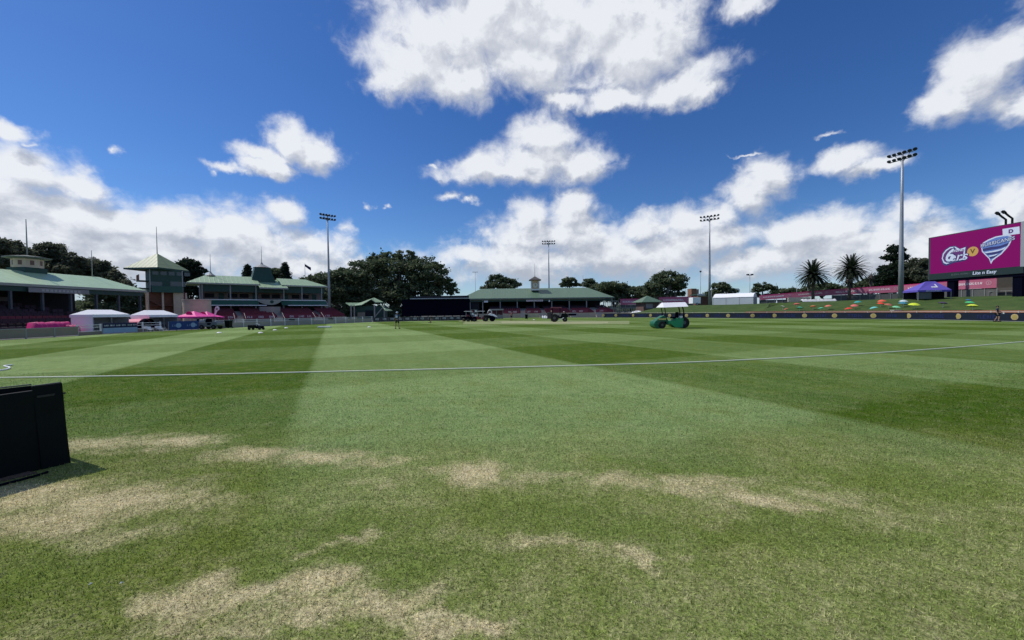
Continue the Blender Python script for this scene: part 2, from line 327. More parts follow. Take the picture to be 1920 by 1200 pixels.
# ------------------------------------------------------------------ mesh builder and tagging
class MB:
    def __init__(s): s.v = []; s.f = []; s.c = []
    def cut(s): s.c.append((len(s.v), len(s.f))); return s
    def each(s, name, m, parent=None, n=None, **kw):
        """one object per piece: pieces end at cut(), or after every n-th box of 8 corners"""
        cs = s.c if s.c else [((i+1)*8*(n or 1), (i+1)*6*(n or 1)) for i in range(len(s.v)//(8*(n or 1)))]
        out = []; v0 = f0 = 0
        for v1, f1 in cs:
            if v1 > v0:
                q = MB(); q.v = s.v[v0:v1]; q.f = [tuple(i-v0 for i in f) for f in s.f[f0:f1]]; out.append(q.build(name, m, parent, **kw))
            v0, f0 = v1, f1
        return out
    def add(s, vs, fs):
        o = len(s.v); s.v += [tuple(v) for v in vs]; s.f += [tuple(i + o for i in f) for f in fs]; return s
    def box(s, x0, x1, y0, y1, z0, z1):
        return s.add([(x0,y0,z0),(x1,y0,z0),(x1,y1,z0),(x0,y1,z0),(x0,y0,z1),(x1,y0,z1),(x1,y1,z1),(x0,y1,z1)],
                     [(0,3,2,1),(4,5,6,7),(0,1,5,4),(1,2,6,5),(2,3,7,6),(3,0,4,7)])
    def obox(s, c, sz, rot=(0,0,0)):
        E = Euler(rot).to_matrix(); c = Vector(c); h = [q / 2 for q in sz]
        vs = [c + E @ Vector((a*h[0], b*h[1], d*h[2])) for d in (-1,1) for a, b in ((-1,-1),(1,-1),(1,1),(-1,1))]
        return s.add(vs, [(0,3,2,1),(4,5,6,7),(0,1,5,4),(1,2,6,5),(2,3,7,6),(3,0,4,7)])
    def bar(s, a, b, w, h=None):
        a = Vector(a); b = Vector(b); h = h or w; d = b - a
        q = d.to_track_quat('X', 'Z'); return s.obox((a + b) / 2, (d.length, w, h), q.to_euler())
    def tube(s, pts, r, n=10, cap=True):
        pts = [Vector(p) for p in pts]; rs = r if isinstance(r, (list, tuple)) else [r] * len(pts)
        o = len(s.v); u = None
        for i, p in enumerate(pts):
            d = (pts[min(i+1, len(pts)-1)] - pts[max(i-1, 0)]).normalized()
            if u is None: u = d.orthogonal().normalized()
            u = (u - d * u.dot(d)).normalized(); w = d.cross(u)
            for j in range(n):
                a = 2*math.pi*j/n; s.v.append(tuple(p + (u*math.cos(a) + w*math.sin(a)) * rs[i]))
        for i in range(len(pts)-1):
            for j in range(n):
                a = o+i*n+j; b = o+i*n+(j+1) % n; s.f.append((a, b, b+n, a+n))
        if cap:
            s.f.append(tuple(o+j for j in range(n))[::-1]); e = o+(len(pts)-1)*n; s.f.append(tuple(e+j for j in range(n)))
        return s
    def prism(s, prof, y0, y1, axis='y'):
        """profile of (x,z) extruded along y (or (y,z) along x)"""
        n = len(prof)
        if axis == 'y': vs = [(a, y0, b) for a, b in prof] + [(a, y1, b) for a, b in prof]
        elif axis == 'x': vs = [(y0, a, b) for a, b in prof] + [(y1, a, b) for a, b in prof]
        else: vs = [(a, b, y0) for a, b in prof] + [(a, b, y1) for a, b in prof]
        fs = [tuple(range(n)), tuple(range(2*n-1, n-1, -1))] + [(i, i+n, (i+1) % n + n, (i+1) % n) for i in range(n)]
        return s.add(vs, fs)
    def lathe(s, prof, c=(0,0,0), n=24):
        o = len(s.v)
        for r_, z in prof:
            for j in range(n):
                a = 2*math.pi*j/n; s.v.append((c[0]+r_*math.cos(a), c[1]+r_*math.sin(a), c[2]+z))
        for i in range(len(prof)-1):
            for j in range(n): s.f.append((o+i*n+j, o+i*n+(j+1) % n, o+(i+1)*n+(j+1) % n, o+(i+1)*n+j))
        return s
    def ball(s, c, r, n=10, sc_=(1,1,1)):
        prof = [(math.sin(math.pi*i/n)*r, -math.cos(math.pi*i/n)*r) for i in range(n+1)]
        o = len(s.v); s.lathe(prof, (0,0,0), n+4)
        for i in range(o, len(s.v)):
            v = s.v[i]; s.v[i] = (c[0]+v[0]*sc_[0], c[1]+v[1]*sc_[1], c[2]+v[2]*sc_[2])
        return s
    def build(s, name, m, parent=None, smooth=False, bevel=0, loc=None, rz=0.0, fix=True):
        me = bpy.data.meshes.new(name); me.from_pydata(s.v, [], s.f); me.update()
        if fix:
            bm = bmesh.new(); bm.from_mesh(me); bmesh.ops.recalc_face_normals(bm, faces=bm.faces); bm.to_mesh(me); bm.free()
        me.materials.append(m)
        if smooth: me.polygons.foreach_set('use_smooth', [True]*len(me.polygons))
        o = bpy.data.objects.new(name, me); COL.objects.link(o)
        if parent: o.parent = parent
        if loc is not None: o.location = loc
        if rz: o.rotation_euler = (0, 0, rz)
        if bevel:
            b = o.modifiers.new('bevel', 'BEVEL'); b.width = bevel; b.segments = 2; b.limit_method = 'ANGLE'
        return o
def tag(o, label=None, cat=None, group=None, kind=None):
    if label: o['label'] = label
    if cat: o['category'] = cat
    if group: o['group'] = group
    if kind: o['kind'] = kind
    return o
def thing(name, label, cat, loc=(0,0,0), rz=0.0, group=None):
    o = bpy.data.objects.new(name, None); o.empty_display_size = .3; COL.objects.link(o)
    o.location = loc; o.rotation_euler = (0, 0, rz); return tag(o, label, cat, group)
def copy_tree(o, parent=None):
    c = o.copy(); COL.objects.link(c)
    if parent: c.parent = parent
    for ch in [x for x in bpy.data.objects if x.parent == o]: copy_tree(ch, c)
    return c
def text_obj(body, name, m, parent, size, loc, rot, extrude=.01, shear=0.0, bold=0.0, sx=1.0, align='CENTER'):
    cu = bpy.data.curves.new('t', 'FONT'); cu.body = body; cu.size = size; cu.extrude = extrude; cu.shear = shear; cu.offset = bold
    cu.align_x = align; cu.align_y = 'CENTER'; cu.resolution_u = 3
    tmp = bpy.data.objects.new('t', cu); COL.objects.link(tmp)
    me = bpy.data.meshes.new_from_object(tmp); bpy.data.objects.remove(tmp); bpy.data.curves.remove(cu)
    me.name = name; me.materials.clear(); me.materials.append(m)
    o = bpy.data.objects.new(name, me); COL.objects.link(o); o.parent = parent
    o.location = loc; o.rotation_euler = rot; o.scale = (sx, 1, 1)
    return o
def frame_hit(px, py, origin, rz, yoff=0.0):
    """local (x, z) where the view line through a pixel meets the vertical plane local y = yoff of a frame"""
    ux = Vector((math.cos(rz), math.sin(rz))); uy = Vector((-math.sin(rz), math.cos(rz)))
    o = Vector((origin[0], origin[1])) + uy * yoff; d = ray(px, py)
    # d.xy*t = o + ux*s
    det = d.x * (-ux.y) + d.y * ux.x
    t = (o.x * (-ux.y) + o.y * ux.x) / det
    s = (d.x * t - o.x) * ux.x + (d.y * t - o.y) * ux.y
    return s, CH + d.z * t - origin[2]

# common materials
def C(r, g, b):                       # sRGB 0-255 to linear
    f = lambda u: (u/255/12.92) if u/255 <= .04045 else ((u/255+.055)/1.055)**2.4
    return (f(r), f(g), f(b))
m_white = mat('white_paint', (.78,.78,.76), .5, .06)
m_canvas = mat('white_canvas', (.90,.90,.90), .8, .04, 1.2)
m_wall_cream = mat('cream_render', (.50,.42,.30), .85, .16, 1.5)
m_brick = mat('brown_brick', (.26,.13,.08), .85, .35, 4)
m_stone = mat('sandstone', (.60,.47,.35), .9, .22, 1.4, .2)
m_dgreen = mat('dark_green_paint', (.018,.06,.045), .55, .2)
m_mgreen = mat('awning_green', (.03,.11,.075), .6, .2)
m_post = mat('grey_post', (.30,.31,.30), .6, .1)
m_galv = mat('galvanised_steel', (.36,.38,.40), .5, .12, 2, metal=.35)
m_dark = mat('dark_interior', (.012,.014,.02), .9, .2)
m_black = mat('black_cloth', (.0035,.004,.012), .95, .3, 6, spec=.02)
m_blackp = mat('black_plastic', (.004,.007,.007), .6, .35, 5, .05, spec=.12)
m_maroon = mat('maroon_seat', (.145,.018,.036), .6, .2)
m_seatdark = mat('plum_shade_seat', (.030,.014,.026), .7, .2)  # plum seats at left; also the eave's shade painted on central back rows
m_conc = mat('concrete', (.34,.32,.29), .9, .15, 2)
m_taupe = mat('taupe_mesh', (.27,.225,.18), .85, .18, 1.5)
m_pink = mat('pink_fabric', (.85,.06,.33), .6, .08)
m_pinkd = mat('deep_pink_fabric', (.55,.015,.16), .6, .12)
m_pinkb = mat('pink_banner', (.50,.14,.225), .7, .2, .8)
m_pale = mat('pale_lettering', (.75,.66,.70), .7, .1)
m_lettw = mat('white_lettering', (.75,.76,.78), .7, .05)
m_blue = mat('blue_banner', (.02,.055,.20), .6, .15)
m_navy = mat('navy_banner', (.012,.018,.07), .6, .15)
m_pblue = mat('pale_blue_banner', (.30,.42,.58), .6, .1)
m_bark = mat('bark', (.10,.08,.065), .95, .3, 5, .4)
m_greybark = mat('grey_bark', (.20,.185,.17), .95, .25, 5, .3)
m_tyre = mat('tyre_rubber', (.015,.015,.015), .8, .2)
m_screen_m = None
m_roofA = roof_mat('pale_green_roof_side', C(160,188,150), 1)
m_roofT = roof_mat('olive_green_roof', C(126,143,100), 0)
m_roofB = roof_mat('pale_green_roof', C(146,172,134), 0)
m_roofC = roof_mat('sage_roof', C(94,120,96), 0, .14)

# ------------------------------------------------------------------ setting: ground, field, bank
LEFT_PX = [(0,638),(60,635),(150,629.5),(192,627),(257,623.5),(315,620.5),(372,618),(430,614.8),(500,611.5),(560,609.2),(640,606.3),(700,603.8),(780,602),(860,600.8)]
CEN_PX = [(900,598.5),(940,596.6),(1000,595.5),(1060,595.2),(1130,595.4)]
RIGHT_PX = [(1187,595.4),(1220,595.6),(1287,596.1),(1326,596.4),(1364,596.7),(1410,597),(1452,597.1),(1508,597.4),(1564,597.8),(1636,598.4),(1703,599),(1797,600.6),(1903,603)]
LEFT = [Vector((-40, 4, 0)), Vector((-39, 16, 0))] + [G(*p) for p in LEFT_PX]
CEN = [G(*p) for p in CEN_PX]
RIGHT = [G(*p) for p in RIGHT_PX] + [Vector((53.5, 30, 0)), Vector((52, 18, 0)), Vector((47, 5, 0))]
def smooth_curve(pts, n=6):
    out = []
    for i in range(len(pts)-1):
        p0, p1, p2, p3 = pts[max(i-1,0)], pts[i], pts[i+1], pts[min(i+2,len(pts)-1)]
        for k in range(n):
            t = k/n
            out.append(.5*((2*p1)+(-p0+p2)*t+(2*p0-5*p1+4*p2-p3)*t*t+(-p0+3*p1-3*p2+p3)*t**3))
    return out + [pts[-1].copy()]
BOUND = smooth_curve(LEFT + CEN + RIGHT, 4)
g = MB(); g.add([(-2500,-600,0),(2500,-600,0),(2500,4000,0),(-2500,4000,0)], [(0,1,2,3)])
tag(g.build('ground', mat('ground_asphalt', (.10,.10,.085), .95, .25, .6)), kind='structure')
fld = [p for p in BOUND] + [Vector((40,-8,0)), Vector((0,-14,0)), Vector((-34,-8,0))]
g = MB(); g.add([(p.x, p.y, .006) for p in fld], [tuple(range(len(fld)))])
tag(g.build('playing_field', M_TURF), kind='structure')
def arc(pts):
    s = [0.0]
    for a, b in zip(pts, pts[1:]): s.append(s[-1] + (b-a).length)
    return s
def along(pts, s, S=None):
    S = S or arc(pts)
    s = max(0, min(S[-1]-1e-6, s))
    for i in range(len(S)-1):
        if S[i+1] >= s:
            t = (s-S[i])/(S[i+1]-S[i]); d = (pts[i+1]-pts[i]).normalized()
            return pts[i].lerp(pts[i+1], t), math.atan2(d.y, d.x)
RB = smooth_curve(CEN[-1:] + RIGHT, 6)
def bank_cap(p):
    t = max(0, min(1, (p.y - 70) / 25)); return 3.3*(1-t) + 2.75*t
# grass bank: strips outwards from the boundary
bank = MB(); ds = [0.9, 1.2, 3, 6, 10, 14, 19, 25, 32, 60, 120]; S = arc(RB); nS = 60
idx = {}
for i in range(nS+1):
    p, a = along(RB, S[-1]*i/nS, S); nrm = Vector((math.sin(a), -math.cos(a), 0)) * -1   # outward = left of travel
    nrm = Vector((-math.sin(a), math.cos(a), 0))
    # outward should point away from the field centre
    if (p + nrm - Vector((9, 50, 0))).length < (p - Vector((9, 50, 0))).length: nrm = -nrm
    fade = max(0, min(1, i/4))
    for j, d in enumerate(ds):
        q = p + nrm*d; cap = bank_cap(q)
        z = 0 if j == 0 else min(cap, .55 + (cap-.55)*min(1, (d-1)/22)) * (fade if d < 200 else 1)
        z += (random.random()-.5)*.06 if j > 1 else 0
        idx[i, j] = len(bank.v); bank.v.append((q.x, q.y, max(z, .012)))
for i in range(nS):
    for j in range(len(ds)-1): bank.f.append((idx[i,j], idx[i+1,j], idx[i+1,j+1], idx[i,j+1]))
def bank_material():
    m = bpy.data.materials.new('bank_grass'); m.use_nodes = True
    k = NT(m.node_tree); b = m.node_tree.nodes['Principled BSDF']; pos = k.n('ShaderNodeNewGeometry').outputs['Position']
    n = k.noise(pos, .5, 6, .65); n2 = k.noise(pos, 8, 4, .7)
    c = k.mix(k.ramp(n, .3, .7), (.045,.085,.022,1), (.085,.125,.035,1))
    c = k.v('SCALE', c, scale=k.ramp(n2, .2, .8, .7, 1.3))
    k.l.new(c, b.inputs['Base Color']); b.inputs['Roughness'].default_value = .9; b.inputs['Specular IOR Level'].default_value = .1
    return m
tag(bank.build('grass_bank', bank_material(), smooth=True), kind='structure')
def bank_z(x, y):
    p = Vector((x, y, 0)); best = 1e9; bq = None; cen = Vector((9, 50, 0))
    for i in range(nS+1):
        q, a = along(RB, S[-1]*i/nS, S)
        if (q-p).length < best: best = (q-p).length; bq = q
    if (p-cen).length < (bq-cen).length: return 0.0
    cap = bank_cap(p); return min(cap, .55 + (cap-.55)*min(1, max(0, best-1)/22))
def on_bank(px, py):
    """march along the pixel ray until it meets the bank"""
    d = ray(px, py); Y = 36.0
    while Y < 160:
        t = Y/d.y; x, z = d.x*t, CH+d.z*t
        if z <= bank_z(x, Y) : return Vector((x, Y, bank_z(x, Y)))
        Y += .5
    t = 90/d.y; return Vector((d.x*t, 90, bank_z(d.x*t, 90)))

# worn wicket strips in the square
def strip(name, px0, px1, pya, pyb, m, z):
    a = G(px0, pya); b = G(px1, pya); c = G(px1, pyb); d = G(px0, pyb)
    o = MB(); o.add([(a.x,a.y,z),(b.x,b.y,z),(c.x,c.y,z),(d.x,d.y,z)], [(0,1,2,3)])
    return tag(o.build(name, m), kind='structure')
m_sq = mat('square_turf', (.23,.27,.10), .9, .2, .5); m_pitch = mat('pitch_clay', (.42,.41,.22), .9, .15, .6)
strip('wicket_square', 868, 1180, 608, 601.5, m_sq, .012)
strip('pitch', 940, 1140, 605.2, 603.6, m_pitch, .018)
strip('pitch', 985, 1130, 607.2, 606.6, m_pitch, .018)
strip('pitch', 860, 1004, 602.6, 601.9, m_pitch, .018)

# near grass blades (a mown sward nobody could count)
def make_blades():
    rng = np.random.default_rng(3)
    zones = [(0.6,2.2,5200,.0048,.026),(2.2,3.4,4600,.0055,.026),(3.4,5.2,3000,.0070,.026),(5.2,8.0,1300,.0095,.024),(8.0,12.0,420,.013,.022)]
    P = []; Wd = []; H = []
    for y0, y1, dens, w, h in zones:
        half = 1.55*y1+.4; n = int(dens*2*half*(y1-y0))
        x = rng.uniform(-half, half, n); y = rng.uniform(y0, y1, n)
        keep = np.abs(x) < 1.5*y+.5
        x, y = x[keep], y[keep]; P.append(np.stack([x, y], 1)); Wd.append(np.full(len(x), w)); H.append(np.full(len(x), h))
    P = np.concatenate(P); Wd = np.concatenate(Wd); H = np.concatenate(H); n = len(P)
    ang = rng.uniform(0, 2*np.pi, n); lean = rng.uniform(.2, 1.7, n); H = H*rng.uniform(.5, 1.25, n); Wd = Wd*rng.uniform(.7, 1.4, n)
    dx, dy = np.cos(ang), np.sin(ang); pa = ang + rng.uniform(1.0, 2.1, n); wx, wy = np.cos(pa)*Wd/2, np.sin(pa)*Wd/2
    v = np.zeros((n, 3, 3), np.float32)
    v[:,0,0] = P[:,0]-wx; v[:,0,1] = P[:,1]-wy; v[:,0,2] = .004
    v[:,1,0] = P[:,0]+wx; v[:,1,1] = P[:,1]+wy; v[:,1,2] = .004
    v[:,2,0] = P[:,0]+dx*H*np.sin(lean*.8); v[:,2,1] = P[:,1]+dy*H*np.sin(lean*.8); v[:,2,2] = .006+H*np.abs(np.cos(lean*.8))
    me = bpy.data.meshes.new('grass_blades')
    me.vertices.add(n*3); me.vertices.foreach_set('co', v.ravel())
    me.loops.add(n*3); me.loops.foreach_set('vertex_index', np.arange(n*3, dtype=np.int32))
    me.polygons.add(n); me.polygons.foreach_set('loop_start', np.arange(0, n*3, 3, dtype=np.int32))
    at = me.attributes.new('rnd', 'FLOAT', 'POINT'); at.data.foreach_set('value', np.repeat(rng.random(n).astype(np.float32), 3))
    me.update(); me.validate(); me.materials.append(M_BLADE)
    o = bpy.data.objects.new('grass', me); COL.objects.link(o)
    tag(o, 'short mown grass with worn straw patches in the foreground', 'grass', kind='stuff')
make_blades()

# ------------------------------------------------------------------ trees
def leaf_mat(name, c0, c1):
    m = bpy.data.materials.new(name); m.use_nodes = True
    k = NT(m.node_tree); b = m.node_tree.nodes['Principled BSDF']; tc = k.n('ShaderNodeTexCoord').outputs['Object']
    n = k.noise(tc, .55, 3, .6); n2 = k.noise(tc, 3.1, 2, .5)
    c = k.mix(k.ramp(n, .3, .7), (*c0, 1), (*c1, 1)); c = k.v('SCALE', c, scale=k.ramp(n2, .25, .75, .6, 1.4))
    k.l.new(c, b.inputs['Base Color']); b.inputs['Roughness'].default_value = .6; b.inputs['Specular IOR Level'].default_value = .25
    tr = k.n('ShaderNodeBsdfTranslucent'); k.l.new(c, tr.inputs[0]); ms = k.n('ShaderNodeMixShader'); ms.inputs[0].default_value = .40
    k.l.new(b.outputs[0], ms.inputs[1]); k.l.new(tr.outputs[0], ms.inputs[2]); k.l.new(ms.outputs[0], m.node_tree.nodes['Material Output'].inputs[0])
    return m
L_FIG = leaf_mat('fig_leaves', (.060,.095,.050), (.165,.195,.100))
L_MID = leaf_mat('gum_leaves', (.065,.085,.050), (.16,.17,.105))
L_CON = leaf_mat('conifer_leaves', (.018,.036,.020), (.038,.058,.030))
L_PALM = leaf_mat('palm_leaves', (.012,.022,.012), (.03,.042,.022))
NRG = np.random.default_rng(11)
def leaf_mesh(name, pts, size, m, parent, up=.5):
    n = len(pts); rng = NRG
    nr = rng.normal(size=(n,3)); nr[:,2] += up; nr /= np.linalg.norm(nr, axis=1)[:,None]
    a = np.cross(nr, rng.normal(size=(n,3))); a /= np.linalg.norm(a, axis=1)[:,None]; b = np.cross(nr, a)
    s = (size*rng.uniform(.5, 1.3, n))[:,None]
    v = np.stack([pts-a*s, pts-b*s*.55, pts+a*s, pts+b*s*.55], 1).astype(np.float32)
    me = bpy.data.meshes.new(name); me.vertices.add(4*n); me.vertices.foreach_set('co', v.ravel())
    me.loops.add(4*n); me.loops.foreach_set('vertex_index', np.arange(4*n, dtype=np.int32))
    me.polygons.add(n); me.polygons.foreach_set('loop_start', np.arange(0, 4*n, 4, dtype=np.int32)); me.update(); me.materials.append(m)
    o = bpy.data.objects.new(name, me); COL.objects.link(o); o.parent = parent; return o
def lobe_points(lobes, dens, leaf, clump=.30, fill=.45):
    """leaf positions: clumps scattered over (and partly through) each lobe"""
    P = []
    for (x, y, z, rx, ry, rz) in lobes:
        nc = int(max(8, 17*dens*(rx*rz)**.5 / leaf * .35)); rng = NRG
        d = rng.normal(size=(nc,3)); d[:,2] = np.where(d[:,2] < -.45, -d[:,2]*.5, d[:,2]); d /= np.linalg.norm(d, axis=1)[:,None]
        rad = np.where(rng.random(nc) < fill, rng.uniform(.25,.85,nc), rng.uniform(.82,1.08,nc))[:,None]
        cen = np.array([x,y,z]) + d*rad*np.array([rx,ry,rz])
        cr = clump*(rx*rz)**.5
        per = int(max(14, 22*(cr/leaf)**1.25))
        for c in cen:
            k_ = rng.uniform(.5, 1.2)
            q = rng.normal(size=(per,3))*np.array([cr*.62, cr*.62, cr*.34])*k_
            P.append(c+q)
    return np.concatenate(P)
def trunk_mesh(parent, x0, lobes, z0, r, m, limbs=5, nm='trunk'):
    t = MB(); zt = min(l[2] for l in lobes)
    top = max(lobes, key=lambda l: l[3]*l[5])
    t.tube([(x0,0,z0), (x0*.6+top[0]*.4, 0, z0+(zt-z0)*.5), (top[0], top[1], top[2])], [r*1.3, r, r*.4], 9)
    for l in random.sample(lobes, min(limbs, len(lobes))):
        j = Vector((x0*.7+top[0]*.3, 0, z0+(zt-z0)*random.uniform(.35,.7)))
        e = Vector((l[0], l[1], l[2])); t.tube([j, j.lerp(e,.5)+Vector((0,0,.1*(e-j).length)), e], [r*.6, r*.4, r*.12], 7)
    return t.build(nm, m, parent, smooth=True)
def tree(name, label, cat, Y, lobes_px, base_py=None, zg=0.0, leaf=.35, dens=1.0, lm=None, bark=None, r=.4, x_px=None, group=None, clump=.30, limbs=5, up=.5, fill=.45, cat2=None):
    cx = x_px if x_px else sum(l[0]*l[2] for l in lobes_px)/sum(l[2] for l in lobes_px)
    o = W(cx, 580, Y); root = thing(name, label, cat, (o.x, Y, zg), group=group)
    lobes = []
    for (px, py, rx, ry) in lobes_px:
        p = W(px, py, Y); k_ = sm(Y); ryy = (rx*k_)*.8
        lobes.append((p.x-o.x, random.uniform(-.5,.5)*ryy, p.z-zg, rx*k_, ryy, ry*k_))
    pts = lobe_points(lobes, dens, leaf, clump, fill)
    pts = pts[pts[:,2] > .3]
    trunk_mesh(root, 0, lobes, 0, r, bark or m_bark, limbs)
    leaf_mesh('crown', pts, leaf, lm or L_FIG, root, up)
    return root
GT = 'trees standing behind the ground'
tree('fig_tree', 'huge spreading dark fig tree left of the black screen, tallest crown', 'tree', 128,
     [(745,505,62,28),(690,515,52,30),(800,518,38,34),(740,540,80,34),(820,545,34,26),(848,548,16,12),(660,530,40,26),(780,560,60,26),(700,560,60,28),(640,555,34,28),(720,488,30,14),(760,484,26,12),(835,528,18,12)],
     leaf=.44, dens=.66, r=1.3, group=GT, clump=.20, fill=.30)
tree('fig_tree', 'broad fig tree between the light tower and the huge fig', 'tree', 122,
     [(655,520,34,16),(610,532,34,20),(640,550,40,30),(600,560,30,24),(670,570,40,24),(575,528,18,8),(650,590,36,16),(705,590,44,16),(752,590,34,16)], leaf=.4, dens=.85, r=.9, group=GT, clump=.26)
tree('fig_tree', 'pale brown and green fig tree behind the left grandstand, highest crown there', 'tree', 92,
     [(95,480,24,24),(125,495,22,22),(78,500,20,22),(110,515,40,22),(60,520,30,20)], leaf=.33, dens=1.1, r=.7, lm=L_MID, group=GT, clump=.27)
tree('fig_tree', 'dark fig tree at the left edge behind the rooftop turret', 'tree', 84,
     [(20,470,26,20),(45,478,20,14),(-10,480,30,26),(15,500,40,20)], leaf=.32, dens=1.1, r=.7, lm=L_MID, group=GT, clump=.27)
tree('fig_tree', 'rounded fig tree behind the far end of the left grandstand roof', 'tree', 98,
     [(155,500,26,18),(185,508,24,18),(212,520,18,14),(165,525,44,22),(222,545,26,26)], leaf=.33, dens=1.1, r=.6, lm=L_MID, group=GT, clump=.28)
tree('fig_tree', 'low dark fig tree under the eave end beside the lookout tower', 'tree', 80,
     [(205,560,30,22),(240,562,26,24),(255,585,20,22),(180,580,30,18),(225,590,40,18)], leaf=.3, dens=1.1, r=.5, group=GT)
tree('pine_tree', 'dark layered tree rising behind the lookout tower', 'tree', 96,
     [(352,500,20,13),(340,512,24,12),(368,512,16,10),(355,525,28,12),(376,522,10,5),(345,545,30,18),(385,560,20,20)], leaf=.3, dens=1.3, r=.5, lm=L_CON, group=GT, clump=.3)
def conifer(label, px, top, bot, half, Y):
    o = W(px, 580, Y); root = thing('conifer', label, 'tree', (o.x, Y, 0), group=GT)
    zt = W(px, top, Y).z; zb = W(px, bot, Y).z; hw = half*sm(Y); P = []
    for i in range(26):
        f = i/25; z = zb+(zt-zb)*f; rr = hw*(1-f)**.8+.15
        for a in np.linspace(0, 6.28, 9)[:-1]+random.random():
            for t in np.linspace(.15, 1, 5): P.append(np.array([math.cos(a)*rr*t, math.sin(a)*rr*t, z-.25*t*rr])+NRG.normal(size=(9,3))*.28)
    leaf_mesh('crown', np.concatenate(P), .28, L_CON, root, .8)
    MB().tube([(0,0,0),(0,0,zt)], [.45,.08], 8).build('trunk', m_bark, root, smooth=True)
conifer('small pointed conifer left of the green roof ventilator', 466, 500, 545, 13, 112)
conifer('taller pointed conifer right of the green roof ventilator', 536, 496, 550, 17, 112)
tree('round_tree', 'dark rounded tree between the ventilator and the pointed conifer', 'tree', 114, [(520,514,16,10),(510,525,20,12)], leaf=.3, dens=1.2, r=.3, group=GT)
tree('gum_tree', 'open crowned tree left of the clock turret, two dark tufts', 'tree', 165,
     [(931,522,13,7),(944,527,12,6),(924,532,12,6),(958,530,9,7),(968,536,10,6),(940,538,24,8),(912,541,14,5)], leaf=.45, dens=1.2, r=.5, group=GT, clump=.34)
tree('gum_tree', 'dark flat topped tree directly right of the far light tower', 'tree', 160,
     [(1068,527,12,6),(1060,535,12,6),(1077,535,12,6)], leaf=.45, dens=1.3, r=.5, group=GT, clump=.34)
tree('gum_tree', 'small rounded tree above the right end of the central grandstand roof', 'tree', 158,
     [(1107,529,10,6),(1100,536,12,6),(1114,537,12,6)], leaf=.45, dens=1.3, r=.4, group=GT, clump=.34)
tree('gum_tree', 'wide leafy tree at the right end of the central grandstand', 'tree', 150,
     [(1145,540,26,10),(1165,545,20,10),(1125,545,20,10),(1150,560,34,16),(1185,545,20,9)], leaf=.45, dens=1.3, r=.5, group=GT, clump=.3)
tree('gum_tree', 'low dark tree left of the big grey fig', 'tree', 146,
     [(1195,552,20,12),(1180,565,24,12),(1215,562,22,14)], leaf=.42, dens=1.2, r=.5, group=GT)
tg_ = tree('fig_tree', 'grey limbed fig tree with bare twigs above its crown behind the green roofed hut', 'tree', 138,
     [(1250,528,30,16),(1232,540,24,16),(1268,540,18,16),(1225,552,20,12),(1272,552,12,10),(1248,556,24,10)], leaf=.4, dens=.85, r=.9, bark=m_greybark, group=GT, clump=.26, limbs=6)
def twigs(parent, base, n, length, m, name='bare_branch', spread=.6):
    t = MB()
    def grow(p, d, l, r, k):
        q = p+d*l; t.tube([p, q], [r, r*.7], 5, cap=False)
        if k:
            for _ in range(3 if k > 1 else 2):
                nd = (d+Vector((random.uniform(-1,1), random.uniform(-1,1), random.uniform(-.3,.7)))*spread).normalized()
                grow(p+d*l*random.uniform(.5,1), nd, l*random.uniform(.55,.8), r*.6, k-1)
    for i in range(n):
        b = Vector(base)+Vector((random.uniform(-4.5,4.5), random.uniform(-2,2), 0))
        grow(b, Vector((b.x*.05+random.uniform(-.25,.25), 0, 1)).normalized(), length*random.uniform(.7,1.1), .17, 4); t.cut()
    return t.each(name, m, parent)
twigs(tg_, (0,-3,.8), 9, 3.2, m_greybark)
twigs(tg_, (-1.5,0,8), 4, 2.0, m_greybark)
tree('round_tree', 'dense round tree behind the white marquee roof', 'tree', 135,
     [(1350,540,14,9),(1362,546,14,9),(1342,552,16,9),(1368,556,12,8)], leaf=.38, dens=1.3, r=.4, group=GT, zg=2.5)
tree('gum_tree', 'open tree with pale trunk right of the white marquee', 'tree', 120,
     [(1432,538,15,8),(1444,544,10,8),(1420,546,10,7),(1417,555,8,6),(1440,556,10,6)], leaf=.36, dens=1.0, r=.3, bark=m_greybark, group=GT, zg=2.5)
tree('hedge_tree', 'low clipped tree behind the left end of the pink banner', 'tree', 125, [(1472,548,22,7),(1490,553,14,6)], leaf=.38, dens=1.4, r=.3, group=GT, zg=2.5)
tree('hedge_tree', 'low dark tree behind the trunk of the left tall palm', 'tree', 122, [(1545,540,28,8),(1520,546,22,6),(1570,545,18,7),(1505,548,10,5)], leaf=.38, dens=1.4, r=.3, group=GT, zg=2.5)
tree('fig_tree', 'dark tree between the right tall palm and the nearest light tower', 'tree', 118,
     [(1625,540,30,14),(1605,545,20,10),(1650,545,20,14),(1635,530,10,6)], leaf=.36, dens=1.4, r=.4, group=GT, zg=2.5)
tree('fig_tree', 'tall tufted dark tree directly behind the nearest light tower', 'tree', 112,
     [(1682,470,13,10),(1672,484,10,9),(1692,484,11,9),(1680,500,14,12),(1665,505,14,8),(1700,508,12,10),(1675,520,26,14),(1655,528,16,12),(1690,535,24,12)], leaf=.34, dens=1.25, r=.45, lm=L_CON, group=GT, zg=2.5, clump=.34)
tree('fig_tree', 'spreading tree between the nearest light tower and the video screen', 'tree', 108,
     [(1722,498,24,11),(1735,510,20,14),(1712,515,18,12),(1725,528,30,12),(1750,505,20,14),(1775,525,40,16),(1820,525,40,14),(1880,530,50,16)], leaf=.34, dens=1.0, r=.5, lm=L_MID, group=GT, zg=2.5)
